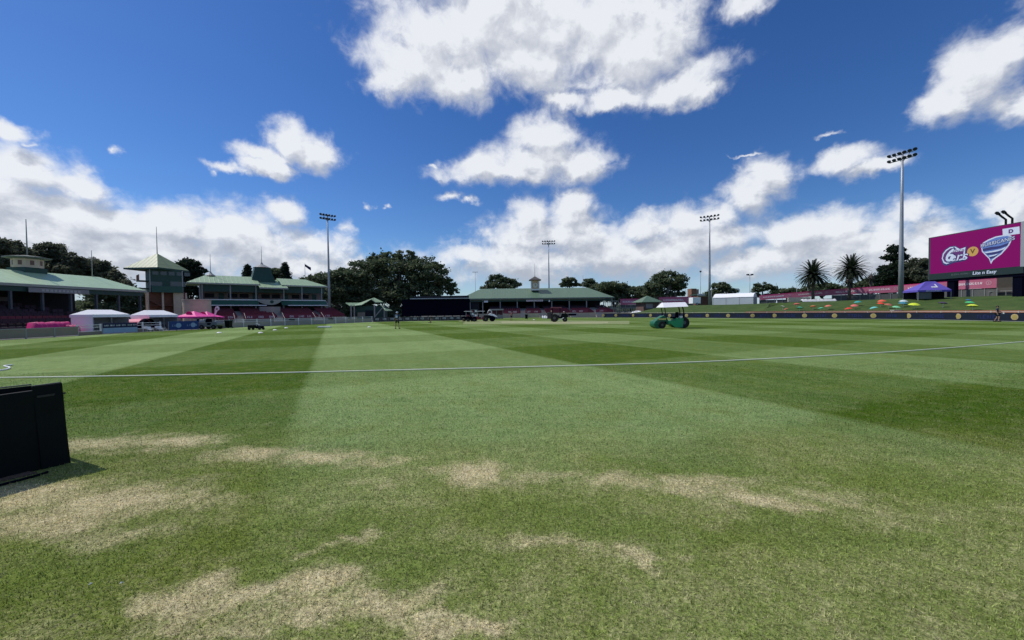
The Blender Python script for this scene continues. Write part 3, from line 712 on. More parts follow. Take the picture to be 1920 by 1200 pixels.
def palm(label, px, cy, top, rad, base_py, Y, zg, nf=104, name='palm_tree', group='palms above the pink banner'):
    o = W(px, cy, Y); R_ = rad*sm(Y); root = thing(name, label, 'palm', (o.x, Y, zg), group=group)
    zc = o.z-zg; t = MB(); L = R_*1.02
    for i in range(nf):
        a = i*2.39996; el = R(86)-R(112)*(i/nf)**.9; d = Vector((math.cos(a)*math.cos(el), math.sin(a)*math.cos(el), math.sin(el)))
        p = Vector((0,0,zc)); pts = [p.copy()]; sg = 9; dd = d.copy()
        for j in range(sg):
            dd = (dd+Vector((0,0,-.13))).normalized(); p = p+dd*L/sg; pts.append(p.copy())
        t.tube(pts, [.05*(1-j/(sg+1)) for j in range(sg+1)], 4, cap=False)
        for j in range(1, sg+1):
            for h_ in (0, .5):
                q = pts[j-1].lerp(pts[j], h_); ax = (pts[j]-pts[j-1]).normalized(); side = ax.cross(Vector((0,0,1)))
                side = side.normalized() if side.length > .01 else Vector((1,0,0)); ll = L*.17*(1-abs(j/sg-.45))
                for sgn in (-1,1):
                    e = q+side*sgn*ll*.75+ax*ll*.7+Vector((0,0,-.16*ll)); w = ax*.15
                    t.add([q-w, q+w, e], [(0,1,2)])
    t.build('crown', L_PALM, root, fix=False)
    tr = MB().tube([(0,0,0),(.1,0,zc*.5),(0,0,zc)], [.34,.28,.36], 12)
    tr.ball((0,0,zc), .65, 8, (1,1,1.1)); tr.build('trunk', m_bark, root, smooth=True)
palm('tall date palm on the left, slightly lower, trunk rising behind the pink banner', 1524, 516, 485, 31, 548, 94, 2.9)
palm('tall date palm on the right with a smaller palm in front of it', 1596, 506, 475, 31, 545, 96, 2.9)
palm('short pale palm under the right tall date palm', 1592, 528, 515, 16, 548, 90, 2.9, 30)
palm('small tufted palm between the tall palms and the nearest light tower', 1633, 522, 512, 11, 545, 92, 2.9, 26)
# far low belt of trees closing the gaps on the skyline
far = []
for px in list(range(-60, 640, 26))+list(range(860, 1200, 26)):
    Yf = 230+random.uniform(-15,15); p = W(px, 577+random.uniform(-2,3), Yf); far.append((p.x, Yf, p.z*.5, 8, 5, abs(p.z)*.75+1))
P_ = lobe_points(far, .55, .9); P_ = P_[P_[:,2] > .1]
tag(leaf_mesh('distant_trees', P_, .9, L_FIG, None, .5), 'far low belt of dark trees along the skyline', 'trees', kind='stuff')

# ------------------------------------------------------------------ roof helper
def hip(mb, x0, x1, y0, y1, ze, xr0, xr1, yr, zr, t=.14):
    v = [(x0,y0,ze),(x1,y0,ze),(x1,y1,ze),(x0,y1,ze),(xr0,yr,zr),(xr1,yr,zr)]
    mb.add(v, [(0,1,5,4),(1,2,5),(2,3,4,5),(3,0,4)])
    mb.add([(a,b,c-t) for a,b,c in v], [(4,5,1,0),(5,2,1),(5,4,3,2),(4,0,3)])
    mb.add([v[0],v[1],v[2],v[3]]+[(a,b,c-t) for a,b,c in v[:4]], [(0,4,5,1),(1,5,6,2),(2,6,7,3),(3,7,4,0)])
    return mb
def tiers(root, x0, x1, ya, yb, za, zb, n, seat_m, gaps=(), base='terrace', seats_from=0, pitch=.56, dark_from=99):
    """stepped terrace from (ya, za) up to (yb, zb); one part per row of seats"""
    b = MB(); dy = (yb-ya)/n; dz = (zb-za)/n
    for i in range(n): b.box(x0, x1, ya+i*dy, yb, (za+(i-1)*dz if i else 0), za+i*dz) if i else b.box(x0, x1, ya, yb, 0, za)
    b.build(base, m_conc, root)
    for i in range(seats_from, n):
        r_ = MB(); y = ya+i*dy+dy*.45; z = za+i*dz; x = x0+.3
        while x < x1-.6:
            if any(a < x < c for a, c in gaps): r_.cut()
            else:
                r_.box(x, x+pitch-.07, y-.2, y+.2, z+.34, z+.40); r_.box(x, x+pitch-.07, y+.18, y+.24, z+.40, z+.78)
                r_.box(x+.2, x+.26, y-.05, y+.05, z, z+.34)
            x += pitch
        if r_.v: r_.cut().each('seat_row', seat_m if i < dark_from else m_seatdark, root)  # rows from dark_from on carry the eave's shade in their colour
def marks(parent, y, items, z, h, m, rx=R(90), name='lettering'):
    """short runs of worn pale lettering, too small in the photo to read"""
    t = MB()
    for x0, x1 in items:
        x = x0
        while x < x1-.05*h:
            w = h*random.uniform(.45,.75); k_ = random.choice('OIEHLT')
            s_ = h*.17
            if k_ in 'OEHL': t.box(x, x+s_, y-.012, y, z, z+h)
            if k_ in 'OH': t.box(x+w-s_, x+w, y-.012, y, z, z+h)
            if k_ in 'OEL': t.box(x+s_, x+w-(s_ if k_ == 'O' else 0), y-.012, y, z, z+s_)
            if k_ in 'OE': t.box(x+s_, x+w-(s_ if k_ == 'O' else 0), y-.012, y, z+h-s_, z+h)
            if k_ in 'EH': t.box(x+s_, x+w-(s_ if k_ == 'H' else s_), y-.012, y, z+h*.42, z+h*.58)
            if k_ in 'IT': t.box(x+w*.5-s_*.5, x+w*.5+s_*.5, y-.012, y, z, z+h-(s_ if k_ == 'T' else 0))
            if k_ == 'T': t.box(x, x+w, y-.012, y, z+h-s_, z+h)
            x += w+h*.2
    if t.v: return t.build(name, m, parent)
def mast(parent, x, y, z0, z1, r=.06, name='mast'):
    return MB().tube([(x,y,z0),(x,y,z1)], [r, r*.5], 8).build(name, m_post, parent, smooth=True)

# ------------------------------------------------------------------ central grandstand
def central_stand():
    Y0 = 112; a = W(862, 560, Y0); b = W(1152, 557, Y0); ze = W(1010, 558.5, Y0).z; root = thing('grandstand', 'long single deck grandstand with sage green hipped roof and clock turret, centre', 'grandstand', (a.x, Y0, 0))
    L = b.x-a.x; k_ = sm(Y0)
    def lx(px, yo=0): return W(px, 580, Y0+yo).x-a.x
    zr = W(1000, 540.5, Y0+9).z
    hip(MB(), 0, L, 0, 18, ze, lx(902, 9), lx(1102, 9), 9, zr).build('roof', m_roofC, root)
    MB().box(-.05, L+.05, -.06, -.02, ze-.30, ze+.02).build('fascia', mat('sage_trim', (.16,.20,.17), .6, .1), root)
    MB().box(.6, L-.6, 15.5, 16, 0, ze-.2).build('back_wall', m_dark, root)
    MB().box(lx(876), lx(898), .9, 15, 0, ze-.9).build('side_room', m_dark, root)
    for px in (881, 905, 938, 970, 1002, 1035, 1068, 1100.5, 1133, 1148):
        MB().box(lx(px)-.13, lx(px)+.13, .45, .7, 1.2, ze-.15).build('column', m_post, root)
    MB().box(.8, L-.8, .3, .6, ze-.95, ze-.6).build('beam', m_dgreen, root)
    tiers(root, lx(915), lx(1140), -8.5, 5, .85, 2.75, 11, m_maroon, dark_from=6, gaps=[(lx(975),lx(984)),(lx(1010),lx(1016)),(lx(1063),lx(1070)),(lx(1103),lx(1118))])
    MB().box(lx(876), lx(1141), -9.0, -8.6, 0, 1.12).build('front_wall', m_wall_cream, root)
    h_ = MB()
    for u, v in ((945,974),(985,1014),(1070,1103),(1118,1139)): h_.box(lx(u,-9), lx(v,-9), -8.52, -8.46, 1.125, 2.0)
    h_.each('hoarding', mat('maroon_hoarding', (.19,.028,.055), .6, .2), root)
    marks(root, -8.53, [(lx(q,-9)-.4, lx(q,-9)+.5) for q in (956,965,991,1004,1077,1090,1128)], 1.35, .42, m_pale)
    st = MB()
    for px in (979, 1013, 1066, 1110):
        x = lx(px)
        for i in range(7): st.box(x-.9, x+.9, -10.6+i*.35, -9.02, i*.17, i*.17+.17)
        st.cut()
    st.each('stair', m_conc, root)
    sg = MB().box(lx(987), lx(1018), -.16, -.10, ze-1.0, ze-.55).build('name_board', m_pale, root)
    marks(root, -.165, [(lx(988.5), lx(1016))], ze-.90, .26, m_dgreen)
    for px, w in ((911.5, 3.6), (1030, 1.2)):
        MB().box(lx(px)-w*k_, lx(px)+w*k_, -.1, .1, ze-1.15, ze-.62).build('sign', m_lettw, root)
    # clock turret
    tx = W(1003, 530, Y0+6).x-a.x; tz0 = W(1003, 541, Y0+6).z-.6; tz1 = W(1003, 525, Y0+6).z; hw = 1.2
    MB().box(tx-hw, tx+hw, 5, 7.4, tz0, tz1).build('clock_turret', mat('peach_render', (.62,.42,.26), .8, .1), root)
    MB().box(tx-hw-.1, tx-hw+.18, 4.93, 5.2, tz0, tz1-.02).box(tx+hw-.18, tx+hw+.1, 4.93, 5.2, tz0, tz1-.02).box(tx-hw-.1, tx+hw+.1, 4.94, 5.1, tz0, tz0+.45).build('turret_trim', m_white, root)
    MB().tube([(tx,4.98,tz0+1.5),(tx,4.86,tz0+1.5)], .78, 24).build('clock_face', mat('clock_cream', (.70,.66,.52), .6, .05), root)
    MB().obox((tx,4.84,tz0+1.78), (.09,.03,.6)).obox((tx+.17,4.835,tz0+1.55), (.45,.03,.09), (0,-.5,0)).build('clock_hands', m_black, root)
    c = MB(); c.add([(tx-1.75,4.45,tz1),(tx+1.75,4.45,tz1),(tx+1.75,7.95,tz1),(tx-1.75,7.95,tz1),(tx,6.2,tz1+1.15)], [(3,2,1,0),(0,1,4),(1,2,4),(2,3,4),(3,0,4)])
    c.box(tx-1.8, tx+1.8, 4.4, 8, tz1-.16, tz1-.01); c.build('turret_roof', mat('slate_cap', (.10,.09,.085), .7, .2), root)
    mast(root, tx, 6.2, tz1+1.1, W(1001, 494, Y0+6).z)
    # glazed links either side
    gl = MB(); x0 = lx(1136, 3); x1 = lx(1160, 3)
    for i in range(7): gl.box(x0+i*(x1-x0)/6-.06, x0+i*(x1-x0)/6+.06, 3, 3.15, 0, 4.3)
    gl.box(x0, x1, 3.02, 3.12, 2.3, 2.45).box(x0, x1, 2.98, 3.17, 4.3, 4.5).build('side_screen', m_post, root)
    return root
central_stand()

# ------------------------------------------------------------------ two storey pavilion (left of centre)
def pavilion_stand():
    A = W(376, 531, 78.6); B = W(611, 539, 94); rz = math.atan2(B.y-A.y, B.x-A.x); org = (A.x, A.y, 0)
    root = thing('grandstand', 'two storey grandstand with pale green roofs and dark green balcony awning', 'grandstand', org, rz)
    fh = lambda px, py, yo=0: frame_hit(px, py, org, rz, yo)
    L = fh(608, 540)[0]; ze = fh(430, 531.5)[1]
    x_mid0 = fh(485, 540)[0]; x_mid1 = fh(533, 540)[0]
    zr = ze+1.9
    r1 = MB(); hip(r1, -2.2, x_mid0+.2, -.6, 9, ze, 1.0, x_mid0, 4.2, zr); r1.build('roof', m_roofB, root)
    r2 = MB(); hip(r2, x_mid1-.6, L+.6, -.6, 9, ze, x_mid1-.8, L-3.2, 4.2, zr-.1); r2.build('roof', m_roofB, root)
    x0, x1 = x_mid0-.1, x_mid1+.4
    r3 = MB(); v = [(x0,-2.2,ze-.75),(x1,-2.2,ze-.75),(x1-.3,4.3,zr-.5),(x0+.1,4.3,zr-.5)]
    r3.add(v+[(a,b,c-.14) for a,b,c in v], [(0,1,2,3),(7,6,5,4),(0,4,5,1),(1,5,6,2),(2,6,7,3),(3,7,4,0)]); r3.build('porch_roof', m_roofB, root)
    MB().box(x0, x1, -2.26, -2.205, ze-1.05, ze-.74).build('fascia', m_post, root)
    MB().box(-2.2, x_mid0, -.66, -.605, ze-.28, ze+.01).box(x_mid1, L+.6, -.66, -.605, ze-.28, ze+.01).each('fascia', mat('cream_trim', (.42,.42,.36), .6, .1), root)
    # ventilator
    vx = fh(491, 510, 4)[0]; zt = fh(491, 502, 4)[1]; w0, w1 = 2.3, 1.45
    vb = MB(); vb.add([(vx-w0,2,zr-1.2),(vx+w0,2,zr-1.2),(vx+w0,6,zr-1.2),(vx-w0,6,zr-1.2),(vx-w1,2.7,zt),(vx+w1,2.7,zt),(vx+w1,5.3,zt),(vx-w1,5.3,zt)],
              [(0,1,5,4),(1,2,6,5),(2,3,7,6),(3,0,4,7),(4,5,6,7)]); vent = vb.build('ventilator', m_dgreen, root)
    MB().lathe([(1.75,0),(1.2,.3),(.35,.75),(.05,1.3)], (vx,4,zt), 20).build('ventilator_cap', m_post, root)
    mast(root, vx, 4, zt+1.0, fh(489, 462, 4)[1])
    px_ = fh(395, 515, 4)[0]; MB().lathe([(.9,0),(.25,.55),(.03,1.0)], (px_,4.2,zr-.1), 12).build('finial', m_post, root)
    mast(root, px_, 4.2, zr+.7, fh(395.6, 476, 4)[1])
    # upper storey
    MB().box(0, L, 0, .12, ze-1.75, ze-.30).build('blind', m_dgreen, root)
    zb = fh(430, 562)[1]
    MB().box(-.1, L+.1, 3.2, 3.4, zb, ze-.2).build('upper_wall', mat('dusky_render', (.22,.165,.15), .85, .2, 1), root)
    wn = MB(); dr = MB()
    for i, q in enumerate(np.linspace(1.5, L-1.5, 11)):
        if i % 3 == 1: dr.box(q-.45, q+.45, 3.12, 3.19, zb+.05, zb+1.55)
        else: wn.box(q-.8, q+.8, 3.12, 3.19, zb+.55, zb+1.4)
    wn.each('window', m_dark, root); dr.each('door', m_dgreen, root)
    for px in (374.5, 379, 432, 480, 532, 566, 603):
        x = fh(px, 550)[0]; MB().box(x-.11, x+.11, -.1, .1, zb, ze-.2).build('column', m_post, root)
    MB().box(-.2, L+.2, -.3, 3.3, zb-.25, zb).build('balcony_floor', m_conc, root)
    MB().box(-.2, L+.2, -.36, -.30, zb-.10, zb+.10).build('balcony_rail', m_white, root)
    aw = MB()
    z2 = fh(430, 572, -1.6)[1]
    for (u, v) in ((0, fh(484,566)[0]), (fh(526,566)[0], L+.2)):
        aw.add([(u,-.4,zb-.12),(v,-.4,zb-.12),(v,-1.7,z2),(u,-1.7,z2),(u,-.35,zb-.2),(v,-.35,zb-.2),(v,-1.66,z2-.08),(u,-1.66,z2-.08)], [(0,1,2,3),(7,6,5,4),(0,3,7,4),(1,5,6,2)])
    aw.build('awning', m_mgreen, root)
    ed = MB(); ed.box(.3, fh(500,572,-1.7)[0], -1.78, -1.705, z2-.14, z2+.05).box(fh(540,572,-1.7)[0], L+.3, -1.78, -1.705, z2-.14, z2+.05)
    ed.tube([(0,-.4,zb-.1),(.35,-1.74,z2-.04)], .05, 6); ed.build('awning_edge', m_white, root)
    # curved cream balcony front with crest
    cx0, cx1 = fh(482,566)[0], fh(527,566)[0]; cb = MB(); n = 16
    for i in range(n+1):
        t = i/n; x = cx0+(cx1-cx0)*t; d_ = math.sin(math.pi*t)
        cb.v += [(x, -.5-1.3*d_, zb+.02), (x, -.5-1.1*d_, zb-.15-.95*d_**.7)]
    for i in range(n): cb.f.append((2*i, 2*i+2, 2*i+3, 2*i+1))
    cb.build('balcony_front', mat('cream_panel', (.46,.44,.36), .8, .1), root)
    ex = fh(510,567,-1.8)[0]; MB().tube([(ex,-1.75,zb-.42),(ex,-1.86,zb-.42)], .34, 16).build('crest', m_dgreen, root)
    # lower storey
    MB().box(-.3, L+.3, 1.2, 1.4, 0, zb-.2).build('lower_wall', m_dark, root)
    for px in (386, 433, 480, 532, 566, 603, 613):
        x = fh(px, 578)[0]; MB().box(x-.13, x+.13, -.15, .1, 1.4, zb-.25).build('column', m_post, root)
    tiers(root, -3.5, L+2.5, -9.0, 1.0, .75, 2.65, 9, m_maroon, gaps=[(fh(444,600,-7)[0], fh(456,600,-7)[0]), (fh(518,600,-7)[0], fh(530,600,-7)[0]), (fh(594,600,-7)[0], fh(601,600,-7)[0])])
    bx0, bx1 = fh(488,590,-3)[0], fh(526,590,-3)[0]
    bb = MB(); n = 14
    prof = [(bx0+(bx1-bx0)*i/n, -3-1.2*math.sin(math.pi*i/n)) for i in range(n+1)]+[(bx1,-1),(bx0,-1)]
    bb.prism(prof, 1.6, 3.3, 'z').build('commentary_box', mat('cream_box', (.36,.32,.27), .8, .1), root)
    h_ = MB()
    for u, v in ((400,442),(457,517),(531,593),(601,622)): h_.box(fh(u,600,-9.1)[0], fh(v,600,-9.1)[0], -9.12, -9.05, .76, 1.62)
    h_.each('hoarding', mat('maroon_hoarding2', (.19,.028,.055), .6, .2), root)
    marks(root, -9.13, [(fh(q,600,-9.1)[0]-.35, fh(q,600,-9.1)[0]+.45) for q in (432,468,489,509,547,564,580,613)], 1.0, .38, m_pale)
    st = MB()
    for px in (450, 523, 598):
        x = fh(px, 605, -10)[0]
        for i in range(6): st.box(x-.8, x+.8, -11+i*.34, -9.14, i*.15, i*.15+.15)
        st.tube([(x-.85,-11,.9),(x-.85,-8.5,2.0)], .04, 6).tube([(x+.85,-11,.9),(x+.85,-8.5,2.0)], .04, 6).cut()
    st.each('stair', mat('pale_steps', (.45,.42,.36), .8, .1), root)
    # side stair landing on the left
    sd_ = MB(); 
    for i in range(5): sd_.box(-3.4, -2.2, .5+i*.6, .6+i*.6, zb, zb+1.1)
    sd_.box(-3.4, -2.2, .3, 6, zb-.3, zb).tube([(-3.4,.3,0),(-3.4,.3,ze-1)], .07, 6); sd_.build('side_landing', m_dark, root)
    return root
pavilion_stand()

# ------------------------------------------------------------------ left grandstand
def left_stand():
    XE = -55; ev = WX(0, 529.5, XE); far_ = WX(275, 545, XE); ze = (ev.z+far_.z)/2; y1 = far_.y
    root = thing('grandstand', 'long pale green roofed grandstand with deep shaded seating at the left edge', 'grandstand', (XE, 0, 0))
    rf = MB(); XR = -5.5; rd = WX(100, 512.5, XE+XR); zr = rd.z; ridge_y = WX(187, 521, XE+XR).y; y0 = 6
    # local x: 0 at eave, negative behind; local y = world y
    v = [(0,y0,ze),(0,y1,ze),(-12,y1,ze),(-12,y0,ze),(XR,y0,zr),(XR,ridge_y,zr)]
    rf.add(v, [(0,1,5,4),(1,2,5),(2,3,4,5),(3,0,4)]); rf.add([(a,b,c-.15) for a,b,c in v], [(4,5,1,0),(5,2,1),(5,4,3,2),(4,0,3)])
    rf.build('roof', m_roofA, root)
    MB().box(.0, .07, y0, y1, ze-.28, ze+.02).build('fascia', mat('cream_gutter', (.34,.35,.31), .6, .1), root)
    MB().box(-.4, -.12, y0, y1-.5, ze-.85, ze-.3).build('beam', m_dgreen, root)
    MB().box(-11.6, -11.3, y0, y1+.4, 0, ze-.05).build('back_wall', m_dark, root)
    wz = MB()
    for i in range(9): wz.box(-11.28, -11.2, 18+i*4, 19.2+i*4, ze-1.7, ze-1.1)
    wz.each('window', mat('dim_window', (.10,.12,.13), .4, .2), root)
    for px in (19, 79, 132, 180, 222, 262):
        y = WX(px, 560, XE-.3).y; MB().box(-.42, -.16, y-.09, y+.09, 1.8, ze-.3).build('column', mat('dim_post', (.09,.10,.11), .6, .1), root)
    s0, s1 = WX(54, 541, XE+.2), WX(167, 543, XE+.2)
    MB().box(.12, .2, s0.y, s1.y, ze-.92, ze-.38).build('name_board', mat('grey_board', (.26,.25,.25), .7, .15), root)
    lt = MB(); y = s0.y+1.2
    while y < s1.y-1: lt.box(.205, .225, y, y+.28, ze-.78, ze-.54); y += random.choice((.42,.42,.8))
    lt.build('lettering', mat('faded_letter', (.42,.41,.40), .7, .1), root)
    # terrace: steps descend towards +x
    n = 12; xa, xb, za, zb = 8.6, -11, .8, 3.9; st = MB()
    ye = 47
    for i in range(n):
        x = xa+(xb-xa)*i/n; st.box(xb, x, y0, ye, (za+(zb-za)*(i-1)/n) if i else 0, za+(zb-za)*i/n)
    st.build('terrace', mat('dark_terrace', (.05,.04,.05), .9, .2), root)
    for i in range(n):
        r_ = MB(); x = xa+(xb-xa)*(i+.45)/n; z = za+(zb-za)*i/n; y = y0+.5
        while y < ye-.5:
            if (y % 11) > 1.2: r_.box(x-.2, x+.2, y, y+.49, z+.34, z+.40).box(x-.25, x-.19, y, y+.49, z+.4, z+.78).box(x-.04, x+.04, y+.2, y+.28, z, z+.34)
            else: r_.cut()
            y += .56
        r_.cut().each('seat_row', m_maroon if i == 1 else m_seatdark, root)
    # rooftop turret
    ty = WX(52, 500, XE-6).y; tz = zr+.1; c = (-6, ty)
    MB().box(-7.2, -4.9, ty-1.15, ty+1.15, zr-1.2, tz+.35).build('turret_base', m_dgreen, root)
    zt = WX(52, 483, XE-6).z
    MB().lathe([(0,tz+.35),(1.35,tz+.35),(1.35,zt-.25),(0,zt-.25)], (*c,0), 8).build('turret', m_stone, root)
    w_ = MB()
    for a in range(8):
        an = R(22.5+45*a); w_.obox((c[0]+math.cos(an)*1.24, c[1]+math.sin(an)*1.24, (tz+zt)/2+.1), (.08,.34,.55), (0,0,an))
    w_.each('turret_window', mat('turret_glass', (.16,.08,.06), .4, .2), root)
    MB().lathe([(0,zt+.3),(.7,zt+.2),(2.05,zt),(2.05,zt-.14),(1.35,zt-.25)], (*c,0), 8).build('turret_roof', mat('turret_roof_grey', (.13,.15,.12), .7, .2), root)
    mast(root, c[0], c[1], zt+.2, WX(44, 410, XE-6).z, .08)
    p = WX(176, 520, XE-5.5); mast(root, -5.5, p.y-.2, zr, WX(176, 470, XE-5.5).z, .06)
    return root
left_stand()

# ------------------------------------------------------------------ lookout tower and its round annex
def lookout():
    Y = 67; c = W(295.5, 500, Y+3); k_ = sm(Y); rz = R(-3); root = thing('lookout_tower', 'dark green viewing tower with wide pyramid roof and mast on brick base', 'tower', (c.x, Y+3, 0), rz)
    ze = W(297, 501, Y).z; zp = W(297, 475, Y+3).z; e = 3.05
    rf = MB(); rf.add([(-e,-e,ze),(e,-e,ze),(e,e,ze),(-e,e,ze),(0,0,zp)], [(0,1,4),(1,2,4),(2,3,4),(3,0,4)])
    rf.add([(-e,-e,ze-.12),(e,-e,ze-.12),(e,e,ze-.12),(-e,e,ze-.12)], [(3,2,1,0)]); rf.build('roof', m_roofT, root)
    fa = MB()
    for s_ in (-1,1): fa.box(-e-.03,e+.03,s_*e-.05,s_*e+.05,ze-.28,ze-.01).box(s_*e-.05,s_*e+.05,-e+.06,e-.06,ze-.28,ze-.01)
    fa.build('fascia', m_dgreen, root)
    z1 = W(297, 547, Y).z; w = 2.2; BO = dict(loc=(.7, .45, 0), rz=R(53))
    MB().box(-w, w, -w, w, z1, ze-.1).build('cabin', m_dgreen, root, **BO)
    zt = W(297, 508, Y).z
    win = MB()
    for i in range(5): win.box(-w+.35+i*1.08, -w+1.15+i*1.08, -w-.05, -w+.01, zt-.55, zt+.1)
    for i in range(4): win.box(w-.01, w+.05, -w+.5+i*1.3, -w+1.4+i*1.3, zt-.55, zt+.1)
    win.box(.5, 2.6, -w-.05, -w+.01, z1+1.1, z1+1.95).box(-2.3, -.6, -w-.05, -w+.01, z1+1.1, z1+1.8)
    win.each('window', mat('dark_glass', (.07,.085,.095), .15, .2), root, **BO)
    MB().box(-w+.2, w-.1, -w-.6, -w-.04, z1-.05, z1+1.05).build('scoreboard_panel', mat('panel_green', (.022,.085,.06), .55, .1), root, **BO)
    MB().box(-w-.04, -w+.1, -w-.08, -w+.06, z1, ze-.3).box(w-.1, w+.06, -w-.08, -w+.06, z1, ze-.3).build('corner_trim', m_post, root, **BO)
    # side balconies
    sb = MB()
    for z in (z1+1.9, z1+.6): sb.box(-w-1.3, -w-.05, -1.5, 1.5, z, z+.12); 
    sb.each('side_balcony', m_dgreen, root, **BO)
    sr = MB()
    for i in range(7): sr.tube([(-w-1.25, -1.5+i*.5, z1+2.0), (-w-1.25, -1.5+i*.5, z1+3.0)], .03, 5)
    sr.tube([(-w-1.25,-1.5,z1+3.0),(-w-1.25,1.5,z1+3.0)], .035, 5).tube([(-w-1.25,-1.5,z1+2.5),(-w-1.25,1.5,z1+2.5)], .03, 5); sr.build('balcony_rail', mat('rusty_rail', (.30,.12,.09), .7, .2), root, **BO)
    # lower brick shaft with open stair bays
    MB().box(-w-.1, w+.5, -1.2, w, 0, z1-.02).build('brick_shaft', mat('red_brick', (.20,.085,.055), .9, .35, 3), root, **BO)
    MB().box(1.1, w+.55, -w, -1.22, 0, z1-.04).build('stair_wall', m_stone, root, **BO)
    pr = MB()
    for x in (-w-.3, -.55, 1.0): pr.box(x-.13, x+.13, -w, -w+.26, 0, z1-.03)
    pr.each('pier', m_stone, root, **BO)
    stf = MB()
    for i in range(3):
        z = .4+i*1.4; a_, b_ = ((-w, z), (-.6, z+1.2)) if i % 2 else ((-.6, z), (-w, z+1.2))
        stf.bar((a_[0], -w+.5, a_[1]), (b_[0], -w+.5, b_[1]), .9, .12)
    stf.box(-w, 1.0, -w+.1, -1.25, 2.1, 2.22).box(-w, 1.0, -w+.1, -1.25, 3.4, 3.5); stf.build('stair_flight', mat('rust_steel', (.17,.07,.045), .8, .2), root, **BO)
    MB().tube([(w+.2,-w-.1,0),(w+.2,-w-.1,z1+.1)], .09, 8).build('downpipe', m_maroon, root, **BO)
    mast(root, 0, 0, zp-.1, W(295.5, 425, Y+3).z, .07)
lookout()
def annex():
    Y = 64; a = W(333.5, 562, Y); b = W(376, 562, Y); k_ = sm(Y); r = (b.x-a.x)/2*1.02; zt = a.z
    root = thing('round_annex', 'pale sandstone round walled annex beside the lookout tower', 'building', (a.x+r, Y+r*.8, 0))
    m = MB(); m.lathe([(r,0),(r,zt-.12)], (0,0,0), 40); m.build('wall', m_stone, root, smooth=True)
    MB().lathe([(r+.08,zt-.14),(r+.08,zt+.06),(0,zt+.06)], (0,0,0), 40).build('coping', m_wall_cream, root)
    an = R(218); MB().obox((math.cos(an)*r, math.sin(an)*r, zt*.62), (.12,.28,1.3), (0,0,an)).build('slit_window', m_dark, root)
annex()

# ------------------------------------------------------------------ little pavilion with folded roof, black screen
def folded_pavilion():
    Y = 92; a = W(650, 600, Y); k_ = sm(Y); X = lambda px: W(px, 580, Y).x-a.x; Z = lambda py, px=690: W(px, py, Y).z
    root = thing('pavilion', 'small pavilion with pale green zigzag roof under the fig trees', 'pavilion', (a.x, Y, 0))
    def slab(name, pts, m=m_roofB, d=4.5):
        t = MB(); n = len(pts)
        fr = [(X(px), 0+dy, Z(py, px)) for px, py, dy in pts]; t.add(fr+[(x, y, z-.12) for x, y, z in fr], [tuple(range(n)), tuple(range(2*n-1, n-1, -1))]+[(i,(i+1) % n,(i+1) % n+n,i+n) for i in range(n)])
        t.build(name, m, root)
    slab('roof', [(659,573.5,0),(670,567.2,3.5),(692,557,3.5),(678,571.5,0)])
    slab('roof', [(646,567.5,.5),(669,567,3),(656,573.5,0)])
    slab('roof', [(692,557,3.5),(711,565.5,3),(704,566.5,0),(696,560.5,0)])
    slab('roof', [(714,572,.5),(722,577,0),(736,582,0),(724,582.5,-.6)])
    MB().box(X(664), X(716), 1.2, 4, 0, Z(574)).build('wall', m_dgreen, root)
    MB().box(X(667), X(681), 1.05, 1.18, Z(593), Z(585.5)).build('notice', m_taupe, root)
    MB().box(X(682), X(696), 1.05, 1.18, Z(593), Z(582)).build('opening', m_dark, root)
    p = MB()
    for px in (658, 664, 702, 720): p.box(X(px)-.12, X(px)+.12, 0, .24, 0, Z(572))
    p.each('post', m_conc, root)
    p = MB().bar((X(700),-.5,.2),(X(718),-.5,Z(578)), .5, .14).build('ramp', m_post, root)
folded_pavilion()
def black_screen():
    Y = 87; a = W(754, 600, Y); X = lambda px: W(px, 580, Y).x-a.x
    root = thing('sight_screen', 'wide black sight screen under a thin pale roof edge', 'sight screen', (a.x, Y, 0))
    MB().box(0, X(881), 0, .35, .9, W(800, 561, Y).z).build('screen_cloth', m_black, root)
    MB().box(X(770), X(878), -.5, 3.2, W(800,561,Y).z+.02, W(800,559.2,Y).z).build('roof_edge', m_galv, root)
    MB().box(X(771), X(878), 1.5, 1.7, W(800,558.6,Y).z, W(800,554.5,Y).z).build('upper_rail', m_dark, root)
    f = MB()
    for i in range(9): f.box(X(756)+i*(X(878)-X(756))/8-.08, X(756)+i*(X(878)-X(756))/8+.08, .38, .55, 0, W(800,561,Y).z)
    f.each('frame_post', m_dgreen, root)
black_screen()

